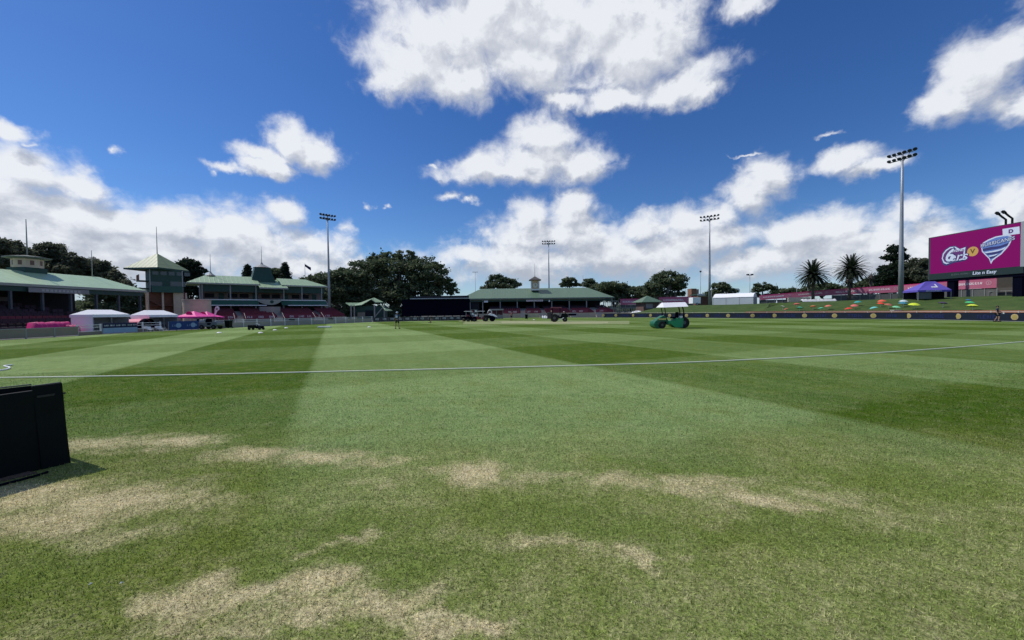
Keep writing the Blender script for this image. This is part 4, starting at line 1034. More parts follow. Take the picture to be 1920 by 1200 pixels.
# ------------------------------------------------------------------ light towers and poles
def lamp_mesh():
    return MB().lathe([(.02,.34),(.16,.32),(.30,.12),(.34,-.02),(.32,-.04),(.0,-.01)], (0,0,0), 12)
LAMP_ME = None
m_lamp = mat('lamp_housing', (.035,.045,.06), .45, .15)
def light_tower(label, px, top_py, Y, zg, base_r=.42, arm=5.2, rows=2, n=6, face=None, group='floodlight towers around the oval', third=False):
    global LAMP_ME
    t = W(px, top_py, Y); root = thing('light_tower', label, 'floodlight', (t.x, Y, zg), group=group)
    H = t.z-zg; d = Vector((9-t.x, 50-Y)); a = math.atan2(d.y, d.x)-R(90) if face is None else face   # local +y faces the field
    MB().tube([(0,0,0),(0,0,H*.35),(0,0,H*.36),(0,0,H*.7),(0,0,H*.705),(0,0,H)], [base_r, base_r*.82, base_r*.78, base_r*.58, base_r*.54, base_r*.38], 12).build('pole', m_galv, root, smooth=True)
    ux = Vector((math.cos(a), math.sin(a), 0)); uy = Vector((-math.sin(a), math.cos(a), 0))
    hf = MB()
    for r_ in range(rows):
        z = H-.3-r_*1.05; hf.bar(tuple(ux*(-arm/2)+Vector((0,0,z))), tuple(ux*(arm/2)+Vector((0,0,z))), .14)
    for s_ in (-1,1): hf.bar(tuple(ux*(s_*arm*.3)+Vector((0,0,H-.3))), (0,0,H-1.9), .10)
    hf.build('head_frame', m_galv, root)
    for r_ in range(rows):
        for i in range(n):
            x = -arm/2+arm*i/(n-1); z = H-.1-r_*1.05
            if LAMP_ME is None:
                o = lamp_mesh().build('lamp', m_lamp, root, smooth=True); LAMP_ME = o.data
            else:
                o = bpy.data.objects.new('lamp', LAMP_ME); COL.objects.link(o); o.parent = root
            o.location = ux*x+uy*.25+Vector((0,0,z)); dirv = (uy*.75+ux*(-.25 if i < n/2 else .25)+Vector((0,0,-.75))).normalized()
            o.rotation_euler = (-dirv).to_track_quat('Z', 'Y').to_euler()
    return root
light_tower('nearest light tower, tall tapered grey pole beside the video screen', 1692, 286, 76, 3.0, .42, 3.9)
light_tower('light tower at the right end of the two storey grandstand', 614, 403, 112, 0, .38, 3.9)
light_tower('far light tower rising behind the central grandstand roof', 1028.5, 452, 166, 0, .38, 5.0)
light_tower('light tower standing by the white marquee', 1330.5, 405, 124, 2.6, .40, 5.0)
def pole(label, px, top, Y, zg, head='T', r=.09, name='lamp_post'):
    t = W(px, top, Y); root = thing(name, label, 'pole', (t.x, Y, zg), group='slim poles on the skyline'); H = t.z-zg
    MB().tube([(0,0,0),(0,0,H)], [r, r*.6], 8).build('pole', m_post, root, smooth=True)
    if head == 'T': MB().box(-1.2, 1.2, -.15, .15, H-.12, H+.03).build('crossarm', m_post, root)
    if head == '2':
        MB().box(-.7,.7,-.06,.06,H-.1,H).box(-1.0,-.35,-.3,.3,H-.02,H+.4).box(.35,1.0,-.3,.3,H-.02,H+.4).build('lamp_head', m_lamp, root)
    if head == 'o': MB().ball((0,0,H), .35, 8).build('lamp_head', m_lamp, root, smooth=True)
    if head == 'w': MB().ball((0,0,H), .3, 8).build('lamp_globe', m_white, root, smooth=True)
pole('pale T shaped pole left of the central grandstand roof', 891, 510, 170, 0)
pole('thin pole standing among trees above the left half of the central roof', 911.5, 520, 150, 0, '')
pole('short thin pole between the tall palms and the white marquee, nearest the marquee', 1455.5, 530, 130, 2.5, '')
pole('thin pole above the right half of the central grandstand roof', 1093, 516, 150, 0, '')
pole('slim pole with single dark lamp just left of the marquee light tower', 1313.5, 509, 140, 2.5, 'o')
pole('slim pole with two square lamps above the white marquee', 1406, 516, 128, 2.5, '2')
pole('short grey pole left of the tall left palm', 1494, 533, 105, 2.8, '')
pole('slim grey pole just left of the tall left palm trunk', 1515, 524, 100, 2.8, '')
pole('white globe lamp at the foot of the marquee light tower', 1334, 543, 112, 2.7, 'w')
def flagpole():
    Y = 120; t = W(571.5, 494, Y); root = thing('flagpole', 'flagpole flying a dark flag right of the pointed conifer', 'flagpole', (t.x, Y, 0))
    MB().tube([(0,0,0),(0,0,t.z)], [.1,.05], 8).build('pole', m_post, root)
    f = MB(); n = 8
    for i in range(n+1):
        x = i*.22; f.v += [(x+.05, math.sin(i*.9)*.12, t.z-.2-i*.13), (x+.05, math.sin(i*.9)*.12, t.z-.95-i*.16)]
    for i in range(n): f.f.append((2*i,2*i+2,2*i+3,2*i+1))
    f.build('flag', mat('navy_flag', (.02,.03,.09), .7, .6, 2), root)
flagpole()

# ------------------------------------------------------------------ perimeter: left hoarding, rails, boards
LB = smooth_curve(LEFT, 5); SL = arc(LB)
def s_of(px, curve, S):
    best, bs = 1e9, 0
    for i in range(600):
        s_ = S[-1]*i/599; p, a = along(curve, s_, S); q = CM.transposed() @ (p-Vector((0,0,CH)))
        if q.z >= 0: continue
        e = abs(960-q.x/q.z*F-px)
        if e < best: best, bs = e, s_
    return bs
def run(curve, S, s0, s1, off, fn, step=2.0):
    """call fn(local length) pieces along a curve: returns list of (loc, rz, length)"""
    out = []; n = max(1, round((s1-s0)/step))
    for i in range(n):
        a, _ = along(curve, s0+(s1-s0)*i/n, S); b, _ = along(curve, s0+(s1-s0)*(i+1)/n, S)
        d = b-a; rz = math.atan2(d.y, d.x); nr = Vector((-math.sin(rz), math.cos(rz), 0)); out.append((a+nr*off, rz, d.length))
    return out
def hoarding(label, px0, px1, h, m, name='hoarding', cat='barrier', post=True, group=None):
    s0, s1 = s_of(px0, LB, SL), s_of(px1, LB, SL); pcs = run(LB, SL, s0, s1, .15, None, 2.2)
    root = thing(name, label, cat, tuple(pcs[0][0]), 0, group); o = pcs[0][0]
    pan = MB(); cap = MB(); po = MB()
    for loc, rz, L in pcs:
        c = loc-o; e = c+Vector((math.cos(rz), math.sin(rz), 0))*L
        pan.bar((c.x,c.y,h/2+.04), (e.x,e.y,h/2+.04), .05, h-.08); cap.bar((c.x,c.y,h), (e.x,e.y,h), .09, .06)
        po.box(c.x-.04, c.x+.04, c.y+.05, c.y+.13, 0, h+.03)
    pan.build('panel', m, root); cap.build('top_rail', m_post, root); po.build('post', m_post, root)
    return root
hoarding('taupe mesh covered fence at the left edge beside the dark seating', -300, 150, .80, m_taupe)
def rail_fence(label, pts, h, rails=(.35,.7), step=1.6, m=None, wall=None, group='white railings round the oval', picket=False, wall_m=None, zf=None):
    o = pts[0]; root = thing('rail_fence', label, 'fence', (o.x, o.y, zf or 0), group=group); S_ = arc(pts); r_ = MB(); p_ = MB(); w_ = MB(); m = m or m_white
    n = max(1, int(S_[-1]/step)); prev = None
    for i in range(n+1):
        p, a = along(pts, S_[-1]*i/n, S_); c = p-o; p_.box(c.x-.05, c.x+.05, c.y-.05, c.y+.05, 0, h+.08)
        if prev is not None:
            for z in list(rails)+[h]: r_.bar((prev.x,prev.y,z), (c.x,c.y,z), .05)
            if wall: w_.bar((prev.x,prev.y+.12,wall/2), (c.x,c.y+.12,wall/2), .1, wall)
        prev = c
    p_.build('post', m, root); r_.build('rail', m, root)
    if wall: w_.build('low_wall', wall_m or m_conc, root)
    return root
def sub(curve, S, s0, s1, off=0.0, n=14):
    out = []
    for i in range(n+1):
        p, a = along(curve, s0+(s1-s0)*i/n, S); out.append(p+Vector((-math.sin(a), math.cos(a), 0))*off)
    return out
rail_fence('see-through rail section between the taupe mesh and the navy banner', sub(LB, SL, s_of(150,LB,SL), s_of(192,LB,SL), .2, 5), .92, wall=.3, wall_m=m_taupe)
rail_fence('low rail with white posts behind the lounge chairs', sub(LB, SL, s_of(257,LB,SL), s_of(316,LB,SL), 1.4, 6), .95, wall=.3, wall_m=m_taupe)
rail_fence('cream walled railing in front of the two storey grandstand', sub(LB, SL, s_of(408,LB,SL), s_of(700,LB,SL), .3, 24), 1.0, (.75,), 2.0, wall=.62, wall_m=mat('cream_low_wall', (.36,.33,.28), .85, .15, 1))
def banner(label, px0, px1, h, rows, marks_n, name='banner', lm=None, mh=.24):
    s0, s1 = s_of(px0, LB, SL), s_of(px1, LB, SL); a, _ = along(LB, s0, SL); b, _ = along(LB, s1, SL); d = b-a; rz = math.atan2(d.y, d.x)
    # the side facing the field is local -y
    root = thing(name, label, 'banner', tuple(a), rz, 'advertising banners on the left fence'); L = d.length
    z = .08
    for m, hh, nm in rows: MB().box(0, L, -.05, 0, z, z+hh).build(nm, m, root); z += hh
    it = [(L*(i+.18)/marks_n, L*(i+.82)/marks_n) for i in range(marks_n)]
    marks(root, -.055, it, z-rows[-1][1]*.5-mh/2, mh, lm or m_lettw)
    fr = MB()
    for x in np.linspace(0, L, 5): fr.box(x-.03, x+.03, .01, .07, 0, z)
    fr.build('support', m_post, root)
banner('navy banner with white words over a pale blue lower band', 192, 257, 1.05, [(m_pblue,.5,'lower_band'),(m_navy,.48,'upper_band')], 6, mh=.13)
banner('blue banner with two pale words and round logos', 316, 372, 1.05, [(m_blue,.97,'panel')], 2, lm=m_pblue, mh=.2)
for k_ in range(2):
    s_ = s_of(335 if k_ == 0 else 363, LB, SL); p, a = along(LB, s_, SL)
    root = [o for o in bpy.data.objects if o.get('label', '').startswith('blue banner')][0]
    q = root.matrix_basis.inverted() @ Vector((p.x, p.y, .62)); MB().tube([(q.x,-.056,.58),(q.x,-.075,.58)], .27, 16).build('round_logo', m_pblue, root)
# dark boards with white words in front of the black screen, centre left
BD = smooth_curve(LEFT+CEN[:1], 5); SB = arc(BD); s0 = s_of(700, BD, SB); s1 = s_of(872, BD, SB); nb = 13
bd0 = None
ords = ['first','second','third','fourth','fifth','sixth','seventh','eighth','ninth','tenth','eleventh','twelfth','thirteenth','fourteenth','fifteenth','sixteenth']
for i in range(nb):
    a, _ = along(BD, s0+(s1-s0)*i/nb, SB); b, _ = along(BD, s0+(s1-s0)*(i+1)/nb, SB); d = b-a; rz = math.atan2(d.y, d.x); L = d.length
    if bd0 is None:
        bd0 = thing('advertising_board', 'x', 'advertising board', tuple(a), rz, 'dark boards in front of the black screen')
        MB().box(.02, L-.02, -.05, .05, .03, .85).build('panel', mat('dull_board', (.055,.05,.06), .6, .2), bd0)
        marks(bd0, -.055, [(L*.25, L*.75)], .34, .34, m_lettw); o = bd0
    else:
        o = copy_tree(bd0); o.location = tuple(a); o.rotation_euler = (0,0,rz)
    o['label'] = f'{ords[i]} dark board with a white word before the black screen'
# bright boards with round yellow emblems along the right
m_led = mat('led_navy', (.006,.009,.022), .5, .4, 1.2, emit=(.006,.012,.04), emit_s=.15)
m_ledtext = mat('led_blue_text', (.012,.02,.09), .5, .2, emit=(.015,.03,.16), emit_s=.2)
m_emblem = mat('tan_emblem', (.50,.38,.20), .6, .25, 6)
R2 = smooth_curve(CEN[-1:]+RIGHT, 8); S2 = arc(R2)
em_px = [1131,1155,1187,1220,1256,1287,1326.5,1364.5,1410,1452.5,1508,1564,1636,1703,1797,1903]
ss = [s_of(p, R2, S2) for p in em_px]; ss += [ss[-1]+7.0]
for i in range(len(ss)-1):
    a, _ = along(R2, ss[i], S2); b, _ = along(R2, ss[i+1], S2); d = b-a; rz = math.atan2(d.y, d.x); L = d.length
    nm = ords[i] if i < 16 else 'last'
    root = thing('advertising_board', f'{nm} dark blue board with round emblem below the bank, counted from left', 'advertising board', tuple(a), rz, 'electronic boards along the grass bank')
    # field side is local -y when travelling left to right
    MB().box(.01, L-.01, -.04, .06, .05, .93).build('screen', m_led, root)
    MB().box(.01, L-.01, -.06, .08, .93, .96).build('frame', m_blackp, root)
    MB().box(0, L, -.16, -.10, 0, .05).build('ground_strip', m_post, root)
    e = MB().tube([(.02,-.045,.50),(.02,-.075,.50)], .33, 20); e.build('emblem', m_emblem, root)
    MB().tube([(.02,-.078,.50),(.02,-.09,.50)], .24, 20).build('emblem_centre', mat('gold_centre', (.42,.33,.10), .6, .2), root)
    if L > 3: marks(root, -.05, [(L*.36, L*.7)], .28, .42, m_ledtext)
rail_fence('cream topped railing with knobbed posts behind the electronic boards', sub(R2, S2, 0, S2[-1]*.93, .55, 50), 1.06, (), 2.6, m=mat('cream_rail', (.62,.56,.46), .7, .1), wall=.9, wall_m=m_taupe)
kb = MB(); pts = sub(R2, S2, S2[-1]*.3, S2[-1]*.93, 1.7, 40)
for a, b in zip(pts, pts[1:]): kb.bar((a.x,a.y,.95),(b.x,b.y,.95), .5, .5)
tag(kb.build('bench_seat', mat('terracotta_bench', (.38,.15,.09), .8, .2)), 'long terracotta bench strip behind the railing at the foot of the bank', 'bench')

# ------------------------------------------------------------------ boundary rope
rp = [G(px, py) for px, py in ((-500,715),(-120,711.5),(0,710),(300,705.5),(640,698),(960,690.2),(1300,680.5),(1600,665.5),(1780,653.5),(1920,641.5),(2060,628))]
rp = smooth_curve(rp, 5)
tag(MB().tube([(p.x,p.y,.03) for p in rp], .016, 10).build('boundary_rope', mat('rope_white', (.92,.90,.74), .8, .04), smooth=True), 'long white boundary rope lying across the whole field', 'rope')
r2 = smooth_curve([G(px, py) for px, py in ((-60,703),(-10,697.5),(12,694),(18,690.5),(8,687.5),(24,685.8))], 6)
tag(MB().tube([(p.x,p.y,.03) for p in r2], .026, 10).build('loose_rope', m_white, smooth=True), 'loose curl of white rope at the left edge', 'rope')

# ------------------------------------------------------------------ white tents, pink tunnel, pink covers
def tent(label, pxc, pxl, pxr, eave_py, apex_py, X, open_side=True):
    c = WX(pxc, 600, X); y0 = c.y; wl = WX(pxr, 600, X).y-y0; w = c.x-W(pxl, 600, y0).x
    ze = W(pxc, eave_py, y0).z+.12; za = W((pxc+pxl)/2, apex_py-1.5, y0+.8).z+.12
    root = thing('tent', label, 'tent', (X, y0, 0), group='white tents on the left boundary')
    # local: x from -w to 0, y from 0 to wl ; ridge along y
    r_ = MB(); v = [(-w-.06,-.06,ze),(.06,-.06,ze),(.06,wl+.06,ze),(-w-.06,wl+.06,ze),(-w/2,.5,za),(-w/2,wl-.7,za)]
    r_.add(v, [(0,1,4),(1,2,5,4),(2,3,5),(3,0,4,5)]); r_.build('roof', m_canvas, root)
    va = MB(); h = .28
    va.box(-w-.07,.07,-.09,-.065,ze-h,ze).box(.065,.09,-.07,wl+.07,ze-h,ze).box(-w-.07,.07,wl+.065,wl+.09,ze-h,ze).box(-w-.09,-w-.065,-.07,wl+.07,ze-h,ze); va.build('valance', m_canvas, root)
    MB().box(-w,-.02,-.03,-.01,.02,ze-h+.02).build('end_wall', m_canvas, root)
    MB().box(-w-.02,-w,0,wl,.02,ze-.1).box(-w,-.02,wl,wl+.02,.02,ze-.1).build('back_wall', mat('grey_canvas', (.30,.31,.33), .8, .1), root)
    p = MB()
    for x, y in ((-w,0),(0,0),(0,wl/2),(0,wl),(-w,wl)): p.tube([(x,y,0),(x,y,ze)], .035, 6)
    p.build('pole', m_post, root)
    t = MB().box(-w*.75, -w*.3, wl*.25, wl*.75, .7, .76)
    for x in (-w*.72, -w*.33):
        for y in (wl*.28, wl*.72): t.box(x-.02, x+.02, y-.02, y+.02, 0, .7)
    tag(t.build('folding_table', m_post, None, loc=(X, y0, 0)), label.replace('white tent', 'grey folding table inside the white tent')[:0] or ('grey folding table inside the '+('left' if pxc < 200 else 'right')+' white tent'), 'table')
    return root
tent('white tent on the left with creased end wall, beside the pink covers', 175, 133.5, 241, 592.0, 584.6, -41.3)
tent('white tent on the right behind the lounge chairs and pink tunnel', 280.5, 246, 332, 592.4, 585.2, -42.3)
def tunnel():
    c = WX(262, 606, -42.5); root = thing('inflatable_tunnel', 'pink and white inflatable players tunnel with dark round mouth', 'inflatable', (c.x, c.y, 0), R(8))
    def half(x0, x1, r, m, nm):
        t = MB(); n = 14; L_ = []
        for i in range(n+1):
            a = math.pi*i/n; L_.append((math.cos(a)*r, .35+math.sin(a)*r))
        L_ = [(r, 0)]+L_+[(-r, 0)]
        k0 = len(L_)
        t.add([(x0,a,b) for a,b in L_]+[(x1,a,b) for a,b in L_], [(i,i+1,i+1+k0,i+k0) for i in range(k0-1)]); o = t.build(nm, m, root, smooth=True, fix=False)
        return o
    half(-2.6, -.7, .98, mat('pale_pink', (.80,.42,.50), .6, .08), 'rear_section'); half(-.7, .55, 1.02, mat('salmon_pink', (.80,.17,.26), .6, .06), 'front_section')
    half(.5, .95, 1.05, m_black, 'mouth_ring')
    MB().box(.50,.54,-1.0,1.0,0,.5).tube([(.5,0,.35),(.54,0,.35)], .98, 24).build('mouth', m_black, root)
tunnel()
def pink_cover(label, px0, px1, top, X, group='pink covers behind the left fence'):
    a = WX(px0, 612, X); b = WX(px1, 612, X); zt = (WX(px0, top, X).z+WX(px1, top, X).z)/2
    root = thing('pink_cover', label, 'cover', (X, a.y, 0), group=group); L = b.y-a.y; n = 20; t = MB()
    for i in range(n+1):
        y = L*i/n; w = .06*math.sin(i*1.9)+.04*math.sin(i*.7)
        t.v += [(.75+w, y, .02), (.62+w, y, zt*.75), (.35, y, zt+w*.7), (-.4, y, zt-.05+w*.5), (-.7, y, .02)]
    for i in range(n):
        for j in range(4): t.f.append((5*i+j, 5*i+5+j, 5*i+6+j, 5*i+1+j))
    t.f.append((0,1,2,3,4)); e = 5*n; t.f.append((e+4,e+3,e+2,e+1,e)); t.build('fabric', m_pinkd, root, smooth=True)
    MB().box(.78, .82, .1, L-.1, .35, .62).build('pale_hem', mat('pale_hem', (.55,.30,.36), .7, .1), root)
pink_cover('long deep pink cover draped over equipment left of the white tent', 60, 122, 604, -43)
pink_cover('short pink cover touching the white tent wall', 121, 137, 610, -42.5)
def pink_marquee(label, pxp, peak_py, pxl, pxr, eave_py, Y):
    c = W(pxp, 600, Y); w = (pxr-pxl)*sm(Y)/2; ze = W(pxp, eave_py, Y).z; zp = W(pxp, peak_py, Y).z
    root = thing('marquee', label, 'marquee', (c.x, Y, 0), group='pink peaked marquees by the annex')
    n = 8; prof = []
    t = MB(); corners = [(-w,-w),(w,-w),(w,w),(-w,w)]
    # concave peaked roof: four sides each in 5 rings
    rings = []
    for k_ in range(6):
        f = k_/5; s_ = 1-f; z = ze+(zp-ze)*(f**1.5)
        rings.append([(x*s_, y*s_, z) for x, y in corners])
    for r_ in rings: t.v += r_
    for k_ in range(5):
        for j in range(4): t.f.append((4*k_+j, 4*k_+(j+1) % 4, 4*k_+4+(j+1) % 4, 4*k_+4+j))
    t.build('canopy', m_pink, root)
    va = MB().box(-w,w,-w-.02,-w,ze-.22,ze).box(-w,w,w,w+.02,ze-.22,ze).box(-w-.02,-w,-w,w,ze-.22,ze).box(w,w+.02,-w,w,ze-.22,ze); va.build('valance', m_pink, root)
    MB().tube([(0,-w*.42,ze+(zp-ze)*.46),(0,-w*.49,ze+(zp-ze)*.44)], .42, 16).build('round_logo', m_pinkd, root)
    p = MB()
    for x, y in corners: p.tube([(x*.97,y*.97,0),(x*.97,y*.97,ze)], .04, 6)
    p.build('pole', m_post, root)
pink_marquee('bright pink peaked marquee on the left, nearest the round annex', 364, 583, 337, 384, 593.5, 58)
pink_marquee('bright pink peaked marquee on the right beside the feather flag', 388, 583.5, 372, 410, 594, 62)
def feather_flag():
    c = W(402, 610, 60); root = thing('feather_flag', 'white teardrop feather flag on a leaning pole', 'flag', (c.x, 60, 0)); H = W(408, 574, 60).z
    MB().tube([(0,0,0),(.05,0,H*.6),(.45,0,H)], .03, 6).build('pole', m_post, root)
    zb = W(402, 592, 60).z; out = [(.0,zb),(.12,zb+.7),(.10,H-.55),(.25,H-.12),(.5,H+.02),(.78,H-.1),(.85,H-.5),(.55,zb+.75),(.12,zb)]
    MB().prism(out, -.02, .02).build('flag', m_white, root); MB().tube([(.47,-.03,H-.45),(.47,-.045,H-.45)], .16, 12).build('logo', m_taupe, root)
feather_flag()
# white lounge chairs
def lounge():
    root = thing('lounge_chair', 'x', 'chair', group='white lounge chairs on the left boundary')
    MB().box(-.3,.3,-.35,.45,.34,.39).build('seat', m_white, root)
    MB().obox((0,.58,.62), (.6,.05,.66), (R(-28),0,0)).build('backrest', m_white, root)
    for x in (-.27,.27):
        MB().bar((x,-.3,.34),(x,-.42,0), .045).build('leg', m_white, root); MB().bar((x,.35,.34),(x,.55,0), .045).build('leg', m_white, root)
        MB().box(x-.03, x+.03, -.3, .5, .56, .60).build('armrest', m_white, root)
    return root
lc = lounge(); lpos = [(276,621.5),(283,621.8),(299,620.6),(306,620.8)]
ll = ['white lounge chair nearest the pink tunnel, first of the left pair','white lounge chair second from the pink tunnel, right one of the left pair','white lounge chair left one of the pair nearest the blue banner','white lounge chair closest to the blue banner']
for i, (px, py) in enumerate(lpos):
    o = lc if i == 0 else copy_tree(lc); p = G(px, py); o.location = (p.x, p.y, 0); o.rotation_euler = (0,0,R(60+7*i)); o.scale = (.6,.6,.6); o['label'] = ll[i]
# wheelie bins
def bin_(): 
    root = thing('wheelie_bin', 'x', 'bin', group='dark bins by the railings')
    MB().add([(-.24,-.26,.08),(.24,-.26,.08),(.24,.26,.08),(-.24,.26,.08),(-.30,-.33,.95),(.30,-.33,.95),(.30,.33,.95),(-.30,.33,.95)], [(0,1,5,4),(1,2,6,5),(2,3,7,6),(3,0,4,7),(3,2,1,0),(4,5,6,7)]).build('tub', m_blackp, root)
    MB().box(-.32,.32,-.36,.34,.952,1.03).build('lid', m_dgreen, root)
    for x in (-.27,.27): MB().tube([(x-.03,.25,.1),(x+.03,.25,.1)], .1, 12).build('wheel', m_tyre, root)
    return root
b0 = bin_(); bl = [(547.5,609.2,'dark bin against the cream railing, left of the pair by the grandstand'),(620.5,606.8,'dark bin at the right end of the two storey grandstand'),(429,615.2,'dark bin beside the parked equipment'),(987,598.3,'dark bin in front of the central grandstand wall')]
for i, (px, py, lb) in enumerate(bl):
    o = b0 if i == 0 else copy_tree(b0); p = G(px, py); o.location = (p.x, p.y, 0); o['label'] = lb
# small white markers on the field
def disc():
    root = MB().lathe([(.0,.09),(.11,.09),(.20,.02),(.23,0),(.20,-.005)], (0,0,0), 18).build('field_marker', m_white, smooth=True)
    return tag(root, 'x', 'marker', 'white markers on the far outfield')
d0 = disc(); dl = [(411,624.6,'white marker left of the dark trolley'),(488.5,624.6,'white marker just right of the dark trolley'),(515.5,619.3,'white marker alone in the outfield, brightest of the left ones'),(536.5,615.3,'faint white marker in front of the cream railing'),(692,613.6,'white marker on the pale stripe left of the standing person'),(1001,599.8,'white marker in front of the central grandstand')]
for i, (px, py, lb) in enumerate(dl):
    o = d0 if i == 0 else d0.copy()
    if i: COL.objects.link(o)
    p = G(px, py); o.location = (p.x, p.y, .015); o['label'] = lb
p = G(608.5, 614.2); tag(MB().box(-.75,.75,-.3,.3,0,.16).build('white_block', m_white, loc=(p.x,p.y,.006), bevel=.03), 'flat white block on the outfield near the light tower', 'block')
p = G(481, 618.4); root = thing('trolley', 'low dark trolley lying on the outfield', 'trolley', (p.x,p.y,0))
MB().box(-.8,.0,-.3,.3,.2,.55).build('body', m_blackp, root, bevel=.04); MB().box(.05,.7,-.25,.25,.15,.42).build('tray', m_black, root, bevel=.03)
for x in (-.6,.55):
    for y in (-.33,.33): MB().tube([(x,y-.04,.15),(x,y+.04,.15)], .15, 14).build('wheel', m_tyre, root)
MB().tube([(0,0,.4),(-.05,0,.75),(.35,0,.55)], .03, 6).build('handle', m_white, root)
# ------------------------------------------------------------------ right side: banner, buildings, marquee, trailer
def pink_banner(label, pts, zlo, zhi, words, fence=True):
    """pts = list of (x, y); zlo/zhi heights at each point"""
    o = Vector((pts[0][0], pts[0][1], 0)); root = thing('fence_banner', label, 'banner', tuple(o), 0, 'pink banners on the top fence')
    for i in range(len(pts)-1):
        a = Vector((*pts[i],0))-o; b = Vector((*pts[i+1],0))-o; d = b-a; rz = math.atan2(d.y, d.x); L = d.length
        q = MB(); q.add([(0,0,zlo[i]),(L,0,zlo[i+1]),(L,0,zhi[i+1]),(0,0,zhi[i]),(0,.05,zlo[i]),(L,.05,zlo[i+1]),(L,.05,zhi[i+1]),(0,.05,zhi[i])], [(0,1,2,3),(7,6,5,4),(0,4,5,1),(3,2,6,7),(0,3,7,4),(1,5,6,2)])
        q.build('panel', m_pinkb, root, loc=tuple(a), rz=rz)
        q = MB(); q.add([(0,-.012,zhi[i]-.02),(L,-.012,zhi[i+1]-.02),(L,-.012,zhi[i+1]+.1),(0,-.012,zhi[i]+.1),(0,.06,zhi[i]-.02),(L,.06,zhi[i+1]-.02),(L,.06,zhi[i+1]+.1),(0,.06,zhi[i]+.1)], [(0,1,2,3),(7,6,5,4),(0,4,5,1),(3,2,6,7),(0,3,7,4),(1,5,6,2)])
        q.build('hem', m_pinkd, root, loc=tuple(a), rz=rz)
        t = MB(); n = max(1, round(L/7)); H = (zhi[i]-zlo[i]); sl = (zhi[i+1]-zhi[i])/L
        for k_ in range(n):
            x0 = L*(k_+.12)/n; x1 = L*(k_+.72)/n; x = x0
            while x < x1:
                w = random.uniform(.26,.4); z = (zlo[i]+zhi[i])/2+sl*x+.05; h = H*.26
                t.box(x, x+w, -.03, -.015, z-h*.5, z-h*.2); t.box(x, x+.09, -.03, -.015, z-h*.2, z+h*.5)
                if random.random() < .6: t.box(x+w-.09, x+w, -.03, -.015, z-h*.2, z+h*.5)
                if random.random() < .6: t.box(x+.09, x+w-.09, -.03, -.015, z+h*.25, z+h*.5)
                x += w+.1
        t.build('lettering', mat('banner_white', (.92,.80,.84), .7, .08), root, loc=tuple(a), rz=rz)
        t = MB()
        for k_ in range(n):
            x = L*(k_+.86)/n; z = (zlo[i]+zhi[i])/2+sl*x
            t.lathe([(H*.20,0),(H*.28,0),(H*.28,.012),(H*.20,.012)], (0,0,0), 14)
            for j in range(len(t.v)-56, len(t.v)):
                vx, vy, vz = t.v[j]; t.v[j] = (x+vx, -.02-vz, z+vy)
            t.box(x-.07, x+.07, -.03, -.015, z-H*.12, z+H*.12)
        t.build('ring_emblem', mat('banner_rose', (.62,.32,.40), .7, .1), root, loc=tuple(a), rz=rz)
        if fence:
            f = MB(); nf = int(L/1.6)
            for k_ in range(nf+1):
                x = L*k_/nf; z1 = zlo[i]+(zlo[i+1]-zlo[i])*x/L; f.box(x-.04, x+.04, .06, .13, 2.4, z1+.1)
            f.build('post', m_post, root, loc=tuple(a), rz=rz)
            z0 = min(zlo[i], zlo[i+1]); MB().box(0, L, .14, .2, 2.2, z0-.02).build('grey_screen', mat('grey_screen', (.11,.115,.11), .85, .25, 1.2), root, loc=tuple(a), rz=rz)
def pxz(px, y0, y1, Y): a = W(px, y0, Y); b = W(px, y1, Y); return (a.x, Y), b.z, a.z
a = pxz(1424, 554.5, 562.5, 102); b = pxz(1560, 543.5, 553.5, 94); c = pxz(1690, 535, 547.5, 85); 
pink_banner('long pink banner with white words rising from the palms to the nearest light tower', [a[0],b[0],c[0]], [a[1],b[1],c[1]], [a[2],b[2],c[2]], 6)
a = pxz(1694, 534.8, 547.5, 84.5); b = pxz(1869, 521.5, 539.5, 69)
pink_banner('pink banner with white words seen below the video screen', [a[0],b[0]], [a[1],b[1]], [a[2],b[2]], 3)
a = pxz(1163, 561, 571.5, 122); b = pxz(1203, 560.5, 571, 122)
pink_banner('short pink banner left of the green roofed hut', [a[0],b[0]], [a[1],b[1]], [a[2],b[2]], 1)
a = pxz(1236, 558, 569, 120); b = pxz(1300, 556.5, 568, 118)
pink_banner('pink banner between the green roofed hut and the white trailer', [a[0],b[0]], [a[1],b[1]], [a[2],b[2]], 2)
def hut():
    Y = 104; c = W(1220, 575, Y); k_ = sm(Y); root = thing('hut', 'small hut with grey green pyramid roof at the left end of the bank', 'hut', (c.x, Y+2.6, 0), R(8))
    zb = 1.2; ze = W(1220, 566, Y).z; zp = W(1220, 553.5, Y).z; e = 3.0; w = 2.2
    MB().add([(-e,-e,ze),(e,-e,ze),(e,e,ze),(-e,e,ze),(0,0,zp),(-e,-e,ze-.14),(e,-e,ze-.14),(e,e,ze-.14),(-e,e,ze-.14)], [(0,1,4),(1,2,4),(2,3,4),(3,0,4),(8,7,6,5),(0,5,6,1),(1,6,7,2),(2,7,8,3),(3,8,5,0)]).build('roof', m_roofC, root)
    MB().box(-w, w, -w, w, 0, ze-.1).build('wall', mat('hut_brick', (.14,.085,.075), .9, .25, 2), root)
    MB().box(-1.5, .4, -w-.06, -w+.01, zb+1.0, ze-.5).build('shutter', mat('hut_shutter', (.28,.25,.26), .6, .15), root)
    MB().box(-1.7, .6, -w-.3, -w-.01, zb+.85, zb+.95).build('counter', m_post, root)
hut()
